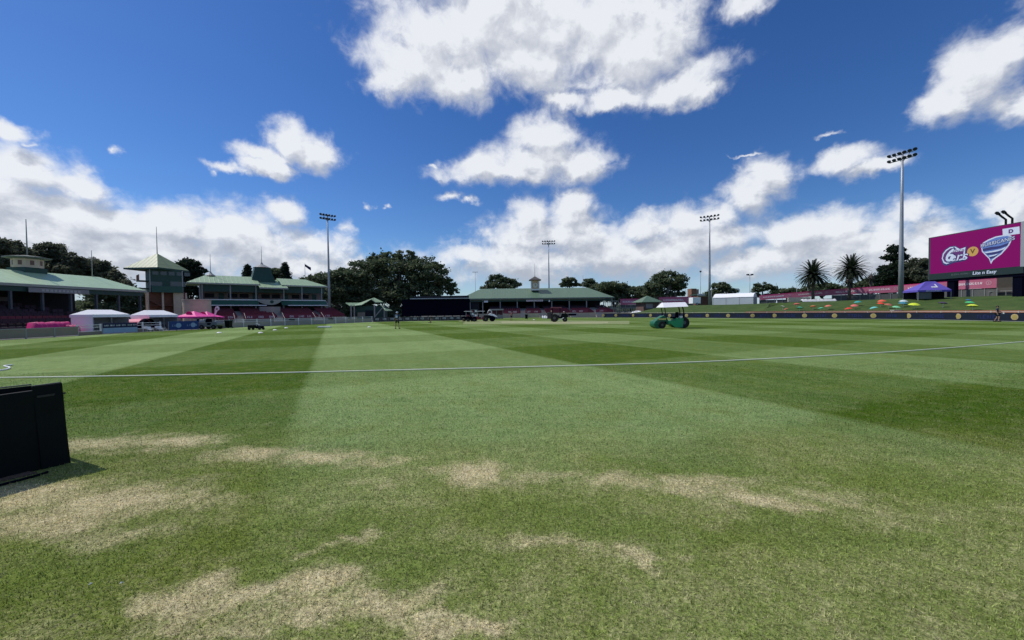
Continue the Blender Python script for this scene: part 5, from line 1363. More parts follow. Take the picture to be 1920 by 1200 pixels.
def railed_stair():
    p = W(1173, 590, 98); root = thing('railed_ramp', 'grey railed ramp with people gate between the central grandstand and the hut', 'ramp', (p.x, 98, 0))
    f = MB()
    for i in range(14): f.box(i*.45-.03-3, i*.45+.03-3, 0, .06, .2, 2.3)
    f.bar((-3.1,.03,1.3),(3.1,.03,1.3), .06).bar((-3.1,.03,2.3),(3.1,.03,2.3), .06); f.build('railing', m_post, root)
    MB().add([(-3.2,.3,0),(3.2,.3,0),(3.2,.3,1.1),(-3.2,.3,.3),(-3.2,2.3,0),(3.2,2.3,0),(3.2,2.3,1.1),(-3.2,2.3,.3)], [(0,1,2,3),(7,6,5,4),(3,2,6,7),(0,3,7,4),(1,5,6,2)]).build('ramp', m_conc, root)
railed_stair()
def low_cover():
    p = W(1195, 588.5, 101); t = MB(); n = 14
    for i in range(n+1):
        x = (i/n-.5)*3.4; h = .55*math.sin(math.pi*i/n)**.7; t.v += [(x,-.6,.72),(x,0,.72+h),(x,.6,.72)]
    for i in range(n): t.f += [(3*i,3*i+3,3*i+4,3*i+1),(3*i+1,3*i+4,3*i+5,3*i+2)]
    tag(t.build('ground_cover', m_canvas, smooth=True, loc=(p.x, 101, .25)), 'low pale cover heaped behind the boards below the hut', 'cover')
low_cover()
def trailer():
    Y = 104; c = W(1306.5, 565, Y); zb = W(1306, 569.5, Y).z; zt = W(1306, 558, Y).z; w = 7.6*sm(Y)
    root = thing('box_trailer', 'plain white box trailer left of the marquee light tower', 'trailer', (c.x, Y, zb-.45), R(3))
    MB().box(-w, w, 0, 2.2, .5, zt-zb+.5).build('body', m_canvas, root, bevel=.06)
    MB().tube([(w*.1,-.05,.35),(w*.1,.2,.35)], .34, 18).build('wheel', m_tyre, root); MB().tube([(w*.1,-.07,.35),(w*.1,-.052,.35)], .16, 14).build('wheel_rim', m_white, root)
    MB().box(-w-1.0, -w, 1.0, 1.1, .45, .53).build('tow_bar', m_galv, root)
trailer()
def brick_tower():
    Y = 175; a = W(1296.5, 560, Y); b = W(1311.5, 560, Y); z = W(1300, 541.8, Y).z
    root = thing('brick_building', 'square brown brick block on the skyline above the white trailer', 'building', (a.x, Y, 0))
    L = b.x-a.x; MB().box(0, L*.62, 0, 4, 0, z).build('wall', m_brick, root); MB().box(L*.62, L, .6, 4, 0, z-.1).build('side_wall', mat('pink_brick', (.42,.27,.22), .9, .2, 3), root)
    MB().box(-.05, L*.62+.05, -.05, 4.05, z, z+.18).build('parapet', m_brick, root)
brick_tower()
def low_house():
    Y = 150; a = W(1309, 560, Y); b = W(1336, 560, Y); L = b.x-a.x; z0 = W(1320, 555.5, Y).z; z1 = W(1320, 549.6, Y).z
    root = thing('low_building', 'low building with pale flat roof edge behind the marquee light tower', 'building', (a.x, Y, 0))
    MB().box(0, L, 0, 6, 0, z0).build('wall', mat('rust_wall', (.16,.07,.05), .9, .25), root)
    MB().box(-.4, L+.4, -.6, 6.6, z0+.5, z1-.3).build('roof', m_dgreen, root); MB().box(-.5, L+.5, -.7, -.6, z0+.35, z0+.95).build('fascia', m_white, root)
    MB().box(-.2, L+.2, -.2, -.05, z0-.1, z0+.25).build('awning_rail', m_wall_cream, root)
low_house()
def round_block():
    Y = 190; a = W(1367, 560, Y); b = W(1383, 560, Y); L = b.x-a.x; root = thing('apartment_block', 'grey white block with balconies right of the round tree', 'building', (a.x, Y, 0))
    for i, (y0, y1) in enumerate(((541.2,544),(546,549),(551,555))):
        z1 = W(1370, y0, Y).z; z0 = W(1370, y1, Y).z; MB().box(-.2, L+(.3 if i < 2 else -1), -.6, 8, z0, z1).build('balcony_slab', mat('grey_block', (.30,.33,.32), .8, .1), root)
    MB().box(0, L-.6, 0, 7.6, 0, W(1370, 542, Y).z).build('wall', mat('dim_block', (.14,.16,.16), .8, .2), root)
    MB().lathe([(0,0),(1.1,.0),(1.1,1.1),(0,1.1)], (L,.2,W(1370,547,Y).z), 16).build('corner_bay', m_white, root)
round_block()
def marquee():
    A = W(1337, 571.7, 103); B = W(1412.5, 568.5, 97); rz = math.atan2(B.y-A.y, B.x-A.x); L = (B-A).length; zb = min(A.z, B.z)-.15; org = (A.x, A.y, zb)
    ze = W(1337, 558.3, 103).z-zb; zr = W(1350, 552.0, 104.5).z-zb
    root = thing('marquee', 'long white marquee with rounded pale roof on top of the grass bank', 'marquee', org, rz)
    wd = 5.2; n = int(L/2.4); r_ = MB()
    prof = [(-.06, ze-.02), (.35, ze+.35), (1.2, zr-.12), (wd/2, zr+.15), (wd-1.2, zr-.12), (wd+.06, ze-.02)]
    for i in range(n+1):
        x = L*i/n; 
        for y, z in prof: r_.v.append((x, y, z-(.03 if i % 2 else 0)))
    m_ = len(prof)
    for i in range(n):
        for j in range(m_-1): r_.f.append((i*m_+j, (i+1)*m_+j, (i+1)*m_+j+1, i*m_+j+1))
    r_.f.append(tuple(range(m_))); r_.f.append(tuple(n*m_+j for j in range(m_))[::-1]); r_.build('roof', m_canvas, root)
    for i in range(n): MB().box(L*i/n+.03, L*(i+1)/n-.03, 0, .04, .05, ze-.1).build('wall_panel', mat('wall_canvas', (.60,.63,.66), .8, .1, .8), root)
    MB().box(L-.04, L, .05, wd, .05, ze).build('end_wall', mat('end_canvas', (.42,.44,.43), .8, .1), root)
    MB().box(.02, .06, .05, wd, .05, ze).box(.02, L-.02, wd-.04, wd, .05, ze).build('rear_wall', mat('wall_canvas', (.5,.5,.5)), root)
    p = MB()
    for i in range(n+1): p.box(L*i/n-.03, L*i/n+.03, -.03, -.002, 0, ze)
    p.build('pole', m_post, root)
    for i in range(1, 4): MB().box(L-.0, L+.03, wd*i/4-.04, wd*i/4+.04, 0, ze-.1).build('end_pole', m_galv, root)
marquee()
# white sheet rolls and kerb by the fence above the umbrellas
def folded_sheet(label, px0, px1, py, Y, m, h, wob=.12):
    a = W(px0, py, Y); b = W(px1, py, Y); L = b.x-a.x; t = MB(); n = 24; z0 = bank_z(a.x+L/2, Y)
    for i in range(n+1):
        x = L*i/n; z = h*(.7+.5*abs(math.sin(i*1.7)))+wob*math.sin(i*2.3)*.5; t.v += [(x,-.5,0),(x,-.2,z),(x,.3,z*.9),(x,.6,0)]
    for i in range(n):
        for j in range(3): t.f.append((4*i+j, 4*i+4+j, 4*i+5+j, 4*i+1+j))
    tag(t.build('ground_sheet', m, smooth=True, loc=(a.x, Y, max(z0, a.z-.1))), label, 'sheet')
folded_sheet('row of crumpled white sheets on the bank below the left tall palm', 1502, 1567, 565, 88, m_white, .5)
MB_ = MB().box(0, 39*sm(93), 0, .3, -.5, .55); p = W(1478, 560.5, 93)
o = MB_.build('low_barrier', mat('cream_barrier', (.62,.52,.40), .7, .3, .4), loc=(p.x, 93, p.z-.2), rz=R(-6)); tag(o, 'low cream and yellow barrier in front of the pink banner left end', 'barrier')
# purple blue marquee
def blue_marquee():
    Y = 66; zb = bank_z(W(1740,560,Y).x, Y); c = W(1737, 560, Y); root = thing('marquee', 'violet blue peaked marquee with white words beside the video screen', 'marquee', (c.x, Y, zb), R(-14))
    m = mat('violet_canvas', (.13,.10,.46), .7, .08, 1); w = 2.25; d = 1.7; ze = W(1741, 544.5, Y).z-zb; zp = W(1755, 527.5, Y).z-zb
    r_ = MB(); v = [(-w,-d,ze),(w,-d,ze),(w,d,ze),(-w,d,ze),(-.1,.0,zp),(1.3,.2,zp)]
    r_.add(v, [(0,1,5,4),(1,2,5),(2,3,4,5),(3,0,4)]); r_.build('canopy', m, root)
    MB().box(-w,w,-d-.03,-d,ze-.3,ze).box(w,w+.03,-d,d,ze-.3,ze).box(-w-.03,-w,-d,d,ze-.3,ze).box(-w,w,d,d+.03,ze-.3,ze).build('valance', m, root)
    marks(root, -d-.04, [(-w+1.1, w-1.4)], ze-.25, .2, m_lettw)
    lm = MB(); 
    if 0: lm.add([(.4,-1.75,ze+(zp-ze)*.345+.03),(1.3,-1.75,ze+(zp-ze)*.345+.03),(1.3,-1.55,ze+(zp-ze)*.43+.03),(.4,-1.55,ze+(zp-ze)*.43+.03),(1.1,-1.55,ze+(zp-ze)*.43+.03),(1.3,-1.15,ze+(zp-ze)*.6+.03),(1.1,-1.15,ze+(zp-ze)*.6+.03)], [(0,1,2,3),(4,2,5,6)])
    fz = lambda y: ze+(zp-ze)*(y+d)/d+.03
    lm.add([(-.1,-1.25,fz(-1.25)),(.8,-1.25,fz(-1.25)),(.8,-1.05,fz(-1.05)),(-.1,-1.05,fz(-1.05))], [(0,1,2,3)]); lm.add([(.6,-1.04,fz(-1.04)),(.8,-1.04,fz(-1.04)),(.8,-.6,fz(-.6)),(.6,-.6,fz(-.6))], [(0,1,2,3)])
    lm.build('logo', m_lettw, root)
    p = MB()
    for x in (-w,w):
        for y in (-d,d): p.tube([(x*.98,y*.98,-.4),(x*.98,y*.98,ze)], .05, 6)
    p.build('pole', m_post, root)
    MB().box(-w,-.1*w,-d+.3,-d+.33,.0,ze-.35).build('side_wall', mat('grey_mesh', (.13,.14,.14), .8, .2), root)
    MB().box(-w,w,d-.1,d-.05,0,ze-.1).box(w-.03,w,-.3,d-.12,0,ze-.1).build('rear_wall', m_dark, root)
blue_marquee()
# ------------------------------------------------------------------ video screen
def video_screen():
    XS = 75.1; a = WX(1744, 514, XS); b = WX(1913.5, 499, XS); ya, yb = a.y, b.y; z0 = (a.z+b.z)/2
    zt = (WX(1744, 447, XS).z+WX(1913.5, 417, XS).z)/2; L = ya-yb; H = zt-z0
    # local frame: x runs from far (left in view) to near, screen faces local -y
    root = thing('video_screen', 'large magenta video screen on two black legs on the bank', 'video screen', (XS, ya, 0), R(-90))
    mg = mat('magenta_display', (.03,.002,.022), .6, .1, 1, emit=(.22,.003,.125), emit_s=.75, spec=.1)
    MB().box(0, L, -.02, .0, z0, zt).build('display', mg, root)
    MB().box(-.35, L+.5, .02, 1.0, z0-1.1, zt+.12).build('housing', mat('housing_grey', (.035,.05,.055), .6, .15), root)
    MB().box(-.1, L+.35, -.06, .01, z0-1.05, z0-.02).build('sponsor_strip', mat('strip_green', (.012,.03,.03), .6, .1), root)
    MB().box(L+.02, L+.5, -.08, .015, z0-.1, zt+.1).build('side_frame', m_galv, root)
    white = mat('display_white', (.45,.5,.6), .5, .05, emit=(.45,.52,.66), emit_s=.35)
    navy = mat('display_navy', (.02,.02,.09), .5, .1, emit=(.03,.03,.12), emit_s=.5)
    mid = mat('display_blue', (.08,.14,.35), .5, .2, emit=(.10,.17,.42), emit_s=.4)
    gold = mat('display_gold', (.40,.24,.06), .5, .1, emit=(.42,.26,.08), emit_s=.4)
    # the pixel position on the screen plane gives real positions on the display
    def sp(px, py):
        p = WX(px, py, XS); return (ya-p.y, p.z)
    def shape(name, pts, m, d, parent=root):
        q = [sp(x, y) for x, y in pts]; return MB().prism(q, -.02-d, -.021-d+.012, 'y').build(name, m, parent)
    def z8(pts): return [(1640+x/4.614, 380+y/4.614) for x, y in pts]
    team1 = shape('team_badge', z8([(575,490),(585,440),(610,405),(650,378),(700,372),(712,380),(745,400),(800,372),(798,410),(790,500),(740,512),(690,520),(620,548),(590,535)]), navy, .012)
    shape('badge_rim', z8([(583,485),(592,442),(616,410),(655,384),(700,380),(716,390),(740,402),(788,384),(784,420),(776,490),(735,500),(690,508),(622,532),(598,522)]), white, .024, team1)
    shape('badge_field', z8([(592,482),(602,446),(624,418),(658,394),(694,390),(706,398),(720,408),(776,396),(772,424),(764,480),(730,490),(688,498),(626,520),(606,510)]), mat('display_plum', (.06,.02,.10), .5, .1, emit=(.14,.03,.16), emit_s=.4), .036, team1)
    six = text_obj('6', 'numeral', navy, root, 3.3, (sp(*z8([(650,462)])[0])[0], -.075, sp(*z8([(650,462)])[0])[1]), (R(90),0,0), .01, .2, .12)
    six2 = text_obj('6', 'numeral', white, root, 2.9, (sp(*z8([(648,462)])[0])[0], -.095, sp(*z8([(648,462)])[0])[1]), (R(90),0,0), .01, .2, .05)
    text_obj('ers', 'team_lettering', navy, root, 2.1, (sp(*z8([(726,468)])[0])[0], -.085, sp(*z8([(726,468)])[0])[1]), (R(90),0,R(0)), .01, .2, .05, 1.1)
    text_obj('ers', 'team_lettering', white, root, 2.0, (sp(*z8([(725,468)])[0])[0], -.1, sp(*z8([(725,468)])[0])[1]), (R(90),0,R(0)), .01, .2, .01, 1.1)
    text_obj('SYDNEY', 'team_lettering', white, root, .52, (sp(*z8([(728,414)])[0])[0], -.085, sp(*z8([(728,414)])[0])[1]), (R(90),0,0), .01, .2, .015)
    v = sp(*z8([(850,422)])[0]); MB().tube([(v[0],-.03,v[1]),(v[0],-.045,v[1])], .78, 28).build('versus_disc', gold, root)
    text_obj('V', 'versus_letter', mat('display_brown', (.14,.07,.02), .5, .1), root, 1.0, (v[0], -.055, v[1]), (R(90),0,0), .008, 0, .03)
    # tornado badge
    t2 = shape('team_badge', z8([(922,385),(940,345),(985,318),(1050,292),(1110,282),(1150,278),(1185,285),(1190,320),(1165,370),(1140,400),(1100,445),(1050,480),(1025,500),(1008,530),(990,485),(960,455),(930,425)]), white, .012)
    shape('badge_field', z8([(932,388),(948,352),(990,328),(1052,302),(1110,292),(1150,288),(1176,294),(1178,320),(1155,365),(1130,394),(1092,438),(1046,470),(1018,490),(1007,512),(996,478),(966,448),(938,418)]), mid, .024, t2)
    for pts in ([(935,400),(1000,385),(1085,375),(1165,345),(1150,372),(1080,396),(1000,410),(940,420)], [(962,440),(1010,432),(1080,420),(1118,402),(1092,432),(1040,448),(975,452)], [(990,470),(1030,462),(1070,448),(1040,474),(1008,486)]):
        shape('badge_band', z8(pts), navy, .036, t2)
    for pts in ([(950,428),(1020,418),(1100,400),(1140,380),(1120,404),(1050,424),(970,436)], [(985,460),(1030,452),(1070,440),(1045,458),(1000,468)]):
        shape('badge_band', z8(pts), white, .036, t2)
    tz = sp(*z8([(1062,342)])[0]); text_obj('HURRICANES', 'team_lettering', navy, root, .78, (tz[0], -.075, tz[1]), (R(90),R(-7),0), .01, .15, .05, .93)
    text_obj('HURRICANES', 'team_lettering', white, root, .75, (tz[0], -.092, tz[1]), (R(90),R(-7),0), .008, .15, .0, .95)
    fl = shape('corner_flag', z8([(1108,228),(1255,205),(1258,268),(1112,288)]), white, .03); q = sp(*z8([(1182,248)])[0])
    text_obj('D', 'flag_mark', mat('flag_purple', (.12,.03,.20), .5, .1), root, .75, (q[0], -.07, q[1]), (R(90),0,0), .008, 0, .04)
    q = sp(*z8([(950,604)])[0]); text_obj('Lite n Easy', 'sponsor_lettering', white, root, .72, (q[0], -.075, q[1]), (R(90),0,0), .01, .1, .01, 1.0)
    q0 = sp(*z8([(668,625)])[0]); marks(root, -.075, [(q0[0], q0[0]+2.6)], q0[1]-.1, .26, mat('dim_letter', (.12,.15,.15), .6, .1))
    for px, nm in ((1779.5, 'leg'), (1904, 'leg')):
        y = WX(px, 540, XS).y; MB().box(ya-y-.55, ya-y+.55, .25, 1.0, 2.2, z0-1.0).build(nm, m_black, root)
        MB().box(ya-y-1.9, ya-y+1.5, -.9, 1.6, 2.3, 2.86).build('footing', m_wall_cream if px > 1800 else m_conc, root)
    MB().box(-.2, L+.4, .1, .4, z0-1.5, z0-1.12).build('cross_beam', m_black, root)
    for px in (1881, 1893):                     # bent stalks on top
        y = WX(px, 418, XS).y; x = ya-y; s_ = MB().tube([(x,.4,zt),(x,.4,zt+.9),(x-.28,.2,zt+1.35),(x-.62,.0,zt+1.95)], .13, 8)
        s_.obox((x-.68,-.05,zt+2.02), (.5,.35,.3), (0,.9,0)).build('roof_stalk', m_blackp, root)
    ba = MB()
    for i in range(6): ba.bar((L*i/6,.99,z0-1),(L*(i+1)/6,1.3,zt), .1)
    ba.build('rear_bracing', m_galv, root)
video_screen()
# ------------------------------------------------------------------ beach umbrellas on the bank
UMB = [  # px, py of canopy centre, width px, colour, tilt degrees (towards viewer's left/right), words
 (1468,574.8,9,(.42,.50,.36),22,'pale grey green beach umbrella tilted away, leftmost on the bank'),
 (1473.5,579.2,8,(.42,.10,.06),-18,'rust red beach umbrella just below the pale grey green one'),
 (1494,570,12,(.55,.13,.10),4,'dull salmon beach umbrella highest of the left cluster'),
 (1499.5,577,11,(.10,.50,.30),14,'mint green beach umbrella under the dull salmon one'),
 (1524.5,574.5,10,(.80,.26,.10),12,'orange beach umbrella alone between two mint green ones'),
 (1539,578,10,(.14,.62,.36),10,'bright mint green beach umbrella right of the orange one'),
 (1552.5,573.5,11,(.75,.20,.14),0,'coral beach umbrella with a pale cap below the white sheets'),
 (1591,578.5,13,(.70,.05,.03),6,'scarlet beach umbrella lowest of the middle pair'),
 (1602,572.5,12,(.72,.16,.14),-8,'coral pink beach umbrella upper right of the scarlet one'),
 (1608,566,12,(.04,.36,.34),3,'dark teal beach umbrella high on the bank near the fence'),
 (1638,577,13,(.16,.55,.50),14,'pale turquoise beach umbrella low on the bank'),
 (1653.5,564,13,(.80,.12,.07),4,'orange red beach umbrella directly above the bright red one'),
 (1651.5,568.5,11,(.85,.06,.03),-4,'bright red beach umbrella overlapped by the orange red one'),
 (1666,571,13,(.50,.15,.10),-8,'brown coral beach umbrella right of the red pair'),
 (1681,575.5,13,(.22,.62,.34),-4,'pale green beach umbrella above the black table'),
 (1694,564.3,13,(.55,.66,.66),4,'white and teal beach umbrella at the foot of the nearest light tower'),
 (1693,568,13,(.04,.24,.34),4,'deep blue beach umbrella under the white and teal one'),
 (1714,570.5,17,(.66,.78,.05),6,'lime yellow beach umbrella right of the nearest light tower'),
 (1768,568,14,(.07,.05,.10),-4,'dark purple beach umbrella beside the left screen leg'),
 (1816,562.5,9,(.03,.18,.40),0,'small blue beach umbrella behind the green one'),
 (1818.5,567,14,(.07,.55,.20),4,'emerald beach umbrella above the big lemon one'),
 (1823.5,573,16.5,(.80,.88,.08),-2,'lemon yellow beach umbrella, widest and lowest on the right'),
]
def umbrella(px, py, wpx, col, tilt, label, i):
    g_ = on_bank(px, py+min(9, wpx*.55)+1); Y = g_.y; w = wpx*sm(Y)/2*1.02
    c = W(px, py, Y); zc = c.z-g_.z
    root = thing('beach_umbrella', label, 'umbrella', (c.x, Y, g_.z), R(13*i), 'beach umbrellas on the grass bank')
    m = mat('umbrella_%d' % i, col, .7, .06, 2)
    # canopy tilted about its centre
    t = MB(); n = 8; rings = [(0,.36),(.35,.32),(.7,.2),(1.0,0)]
    E = Euler((R(tilt*.5-8), R(tilt), 0)).to_matrix()
    for rr, z in rings[1:]:
        for j in range(n*2):
            a = math.pi*j/n; sc_ = 1 if j % 2 == 0 else .93
            t.v.append(tuple(E @ Vector((math.cos(a)*rr*w*sc_, math.sin(a)*rr*w*sc_, (z-.12)*w*1.15+(0 if j % 2 == 0 else .02)))+Vector((0,0,zc))))
    t.v.append(tuple(E @ Vector((0,0,(.38-.12)*w*1.15))+Vector((0,0,zc)))); ap = len(t.v)-1; N = 2*n
    for j in range(N):
        t.f.append((ap, j, (j+1) % N))
        for k_ in range(2): t.f.append((k_*N+j, k_*N+N+j, k_*N+N+(j+1) % N, k_*N+(j+1) % N))
    t.build('canopy', m, root, fix=False)
    top = E @ Vector((0,0,.30*w)); MB().tube([(0,0,-.1),(top.x,top.y,zc+top.z)], .022, 6).build('pole', m_white, root)
for i, u in enumerate(UMB): umbrella(*u, i)
for k_, (px, py, lb) in enumerate(((1680.5,582,'flat black table under the pale green umbrella'),(1415,585.5,'flat black table behind the boards below the marquee'))):
    Y = 56 if k_ == 0 else 76; p = W(px, py, Y); root = thing('low_table', lb, 'table', (p.x, Y, 0), group='black tables behind the boards')
    MB().box(-.75,.75,-.4,.4,p.z-.06,p.z).build('top', m_black, root, bevel=.01); MB().box(-.6,.5,-.3,.3,p.z+.001,p.z+.05).build('pale_cloth', m_white, root)
    for x in (-.65,.65):
        for y in (-.32,.32): MB().box(x-.03,x+.03,y-.03,y+.03,.3,p.z-.06).build('leg', m_black, root)
# traffic cone like white items at the fence foot
for k_, (px, py, lb) in enumerate(((1456.5,564.5,'small white cone by the left end of the pink banner'),)):
    g_ = on_bank(px, py+2); tag(MB().lathe([(.28,0),(.28,.04),(.2,.05),(.05,.75),(0,.76)], (0,0,0), 14).build('traffic_cone', m_white, loc=tuple(g_), smooth=False), lb, 'cone')

# ------------------------------------------------------------------ green ride-on mower
def wheel(parent, c, r, w, m=None, name='wheel', rim=True, axis='y'):   # tyre with a small hub
    x, y, z = c; d = Vector((0, w/2, 0)); C_ = Vector(c)
    t = MB().tube([C_-d, C_-d*.7, C_+d*.7, C_+d], [r*.93, r, r, r*.93], 24); o = t.build(name, m or m_tyre, parent, smooth=False)
    if rim:
        MB().tube([C_-d*1.04, C_+d*1.04], r*.34, 16).build('rim', mat('dull_rim', (.09,.10,.10), .6, .1), o)
    return o
def mower():
    g_ = G(1254, 615.3); k_ = g_.y/F; root = thing('ride_on_mower', 'green ride-on mower with white canopy and yellow bonnet stripe', 'mower', (g_.x, g_.y, .006))
    X = lambda px: (px-1254)*k_; Z = lambda py: (615.3-py)*k_
    gm = mat('mower_green', (.010,.30,.12), .35, .12, 2); gd = mat('mower_dark_green', (.008,.13,.06), .45, .2, 3)
    MB().prism([(X(1248),Z(609)),(X(1252),Z(606)),(X(1262),Z(614)),(X(1276),Z(614)),(X(1277),Z(596.8)),(X(1264),Z(596.6)),(X(1262),Z(600.5)),(X(1250),Z(601))], -.55, .55).build('body', gm, root, bevel=.03)
    MB().prism([(X(1226),Z(607)),(X(1226),Z(602)),(X(1231),Z(597)),(X(1241),Z(591.5)),(X(1244),Z(592.5)),(X(1249.5),Z(600)),(X(1250.5),Z(608.5)),(X(1238),Z(609))], -.42, .42).build('bonnet', gd, root, bevel=.04)
    MB().box(X(1232), X(1245.5), -.45, -.425, Z(599.6), Z(596.6)).build('yellow_stripe', mat('yellow_paint', (.80,.62,.18), .5, .1), root)
    MB().box(X(1239.5), X(1246), -.46, -.425, Z(608), Z(602.5)).build('grille', m_black, root)
    MB().tube([(X(1249.5),0,Z(600)),(X(1243.5),0,Z(591))], .05, 8).build('steering_column', m_white, root)
    t = MB(); n = 18
    for i in range(n):
        a0, a1 = 2*math.pi*i/n, 2*math.pi*(i+1)/n; f = lambda a: (X(1243.5)+.0-math.sin(a)*.10, math.cos(a)*.2, Z(590.5)+math.sin(a)*.16)
        t.tube([f(a0), f(a1)], .022, 6, cap=False)
    t.build('steering_wheel', m_black, root)
    MB().box(X(1258), X(1267), -.25, .25, Z(597), Z(594.5)).build('seat', m_black, root, bevel=.04); MB().obox((X(1269),0,Z(590.5)), (.14,.5,.5), (0,R(10),0)).build('seat_back', m_black, root, bevel=.03)
    MB().box(X(1271), X(1276), -.5, -.1, Z(596.8), Z(592.5)).build('fuel_tank', m_white, root, bevel=.03)
    # front steel roller and split front drums
    for y0, y1 in ((-.62,-.02),(.02,.62)):
        MB().tube([(X(1230),y0,Z(607.4)),(X(1230),y1,Z(607.4))], .385, 28).build('front_roller', gd, root)
    MB().obox((X(1230),-.66,Z(606.5)), (.95,.05,.14), (0,R(-10),0)).build('roller_arm', gd, root)
    for y in (-.38,.38): wheel(root, (X(1278.5),y,Z(605)), .50, .30)
    for y in (-.3, .3): wheel(root, (X(1236.5),y*2.1,Z(608.6)), .33, .14)
    MB().box(X(1262), X(1284), -.5, .5, Z(604), Z(598)).build('rear_deck', gm, root, bevel=.03)
    # canopy on bent rear post
    pz = MB()
    for y in (-.42,.42): pz.tube([(X(1277.5),y,Z(598)),(X(1278.5),y,Z(586)),(X(1276.5),y,Z(577)),(X(1274),y,Z(574.5))], .055, 8).cut()
    pz.each('canopy_post', m_black, root)
    fp = MB()
    for y in (-.40,.40): MB().tube([(X(1247),y,Z(600)),(X(1243),y,Z(576))], .035, 6).build('front_post', m_black, root)
    pass
    cn = MB(); z0, z1 = Z(576.8), Z(567.0)
    cn.add([(X(1236.5),-.95,z0),(X(1283),-.95,z0+.07),(X(1283),.95,z0+.07),(X(1236.5),.95,z0),(X(1241),-.12,z1-.03),(X(1284.5),-.12,z1),(X(1284.5),.12,z1),(X(1241),.12,z1-.03)], [(0,1,5,4),(1,2,6,5),(2,3,7,6),(3,0,4,7),(4,5,6,7),(3,2,1,0)])
    cn.build('canopy', mat('bright_canvas', (.86,.86,.86), .6, .03), root, bevel=.04)
    MB().box(X(1283.5), X(1288), -.2, .2, Z(574.5), Z(570.5)).build('rear_lamp_box', m_black, root)
mower()
# ------------------------------------------------------------------ pitch side machines
def cart(px, py, label, body=m_black, roof=m_white, length=2.2, top=2.0, faces=1, load=None):
    g_ = G(px, py); root = thing('utility_cart', label, 'cart', (g_.x, g_.y, .006), 0 if faces > 0 else math.pi); L = length/2
    MB().prism([(-L,.30),(L*.75,.30),(L,.5),(L*.95,.82),(L*.45,.88),(L*.25,.5),(-L*.1,.5),(-L*.15,.85),(-L,.85)], -.55, .55).build('body', body, root, bevel=.03)
    MB().box(-L*.15, L*.12, -.45, .45, .52, .72).build('seat', m_black, root, bevel=.03); MB().obox((-L*.2,0,1.0), (.12,.9,.5), (0,R(8),0)).build('seat_back', m_black, root, bevel=.03)
    for x in (-L*.62, L*.62):
        for y in (-.52,.52): wheel(root, (x,y,.27), .27, .18)
    p = MB()
    for x in (-L*.35, L*.5):
        for y in (-.48,.48): p.tube([(x,y,.8),(x*.9,y,top)], .025, 6)
    p.build('canopy_post', m_post, root); MB().box(-L*.6, L*.65, -.6, .6, top, top+.09).build('canopy', roof, root, bevel=.03)
    if load: MB().box(-L*.95, -L*.3, -.45, .45, .86, 1.15).build('load', load, root, bevel=.04)
    return root
cart(878, 602.4, 'small dark cart with thin white canopy before the right end of the black screen', length=2.3, top=1.75)
cart(900, 602.2, 'maroon and black cart with white canopy in the middle of the parked machines', body=mat('maroon_paint', (.22,.03,.04), .4, .15), length=2.6, top=1.75, load=m_canvas)
cart(884, 603.0, 'low black open cart with coiled hose in front of the white canopied cart', length=1.8, top=1.0, roof=m_black, load=m_maroon)
cart(396, 617.0, 'grey and black buggy parked right of the blue banner', body=mat('buggy_grey', (.16,.17,.17), .4, .2), length=2.3, top=1.35, roof=m_blackp, load=m_galv)
cart(378, 616.6, 'pale fronted buggy beside the blue banner end', body=mat('buggy_pale', (.40,.40,.38), .4, .2), length=1.7, top=1.3, roof=m_black)
def covered_roller():
    g_ = G(919, 602.6); root = thing('pitch_roller', 'dark pitch roller half covered by a white sheet, rightmost of the parked machines', 'roller', (g_.x, g_.y, .006))
    MB().tube([(.4,-.6,.5),(.4,.6,.5)], .5, 28).build('drum', m_black, root); wheel(root, (-.75,-.5,.42), .42, .25); wheel(root, (-.75,.5,.42), .42, .25)
    MB().box(-1.1,.7,-.5,.5,.55,1.1).build('body', m_blackp, root, bevel=.05)
    t = MB(); t.add([(-.3,-.6,1.15),(1.3,-.6,.75),(1.3,.6,.75),(-.3,.6,1.15),(0,-.5,1.45),(.9,-.5,1.12),(.9,.5,1.12),(0,.5,1.45)], [(0,1,5,4),(1,2,6,5),(2,3,7,6),(3,0,4,7),(4,5,6,7)]); t.build('white_sheet', m_white, root, bevel=.05)
    p = MB(); n = 12
    for i in range(n):
        a0, a1 = math.pi*i/n, math.pi*(i+1)/n; p.tube([(-.05+math.cos(a0)*.35,0,1.5+math.sin(a0)*.5),(-.05+math.cos(a1)*.35,0,1.5+math.sin(a1)*.5)], .07, 6)
    p.build('hood_arch', m_white, root)
covered_roller()
def kiosk():
    Y = 88; a = W(919, 598, Y); b = W(943, 598, Y); L = b.x-a.x; zt = W(930, 579.3, Y).z; root = thing('scorers_stall', 'open stall with pale roof and pink cloth behind the pitch roller', 'stall', (a.x, Y, 0))
    MB().box(-.1, L+.1, -.2, 2.0, zt-.3, zt).build('roof', mat('dusty_roof', (.42,.38,.36), .8, .15), root)
    for x in (0, L*.5, L): MB().box(x-.05, x+.05, 0, .1, 0, zt-.3).build('post', m_post, root)
    MB().box(.05, L-.05, .2, .5, .1, .95).build('counter', mat('dusty_counter', (.33,.28,.27), .8, .3, 4), root)
    MB().box(.05, L-.05, 1.7, 1.8, .1, zt-.35).build('back_cloth', mat('dusky_cloth', (.16,.05,.08), .8, .4, 3), root)
    for i in range(5): MB().box(.1+i*L/5, .1+i*L/5+.3, .22, .48, .951, 1.15+.12*(i % 3)).build('box', m_taupe if i % 2 else m_maroon, root)
kiosk()
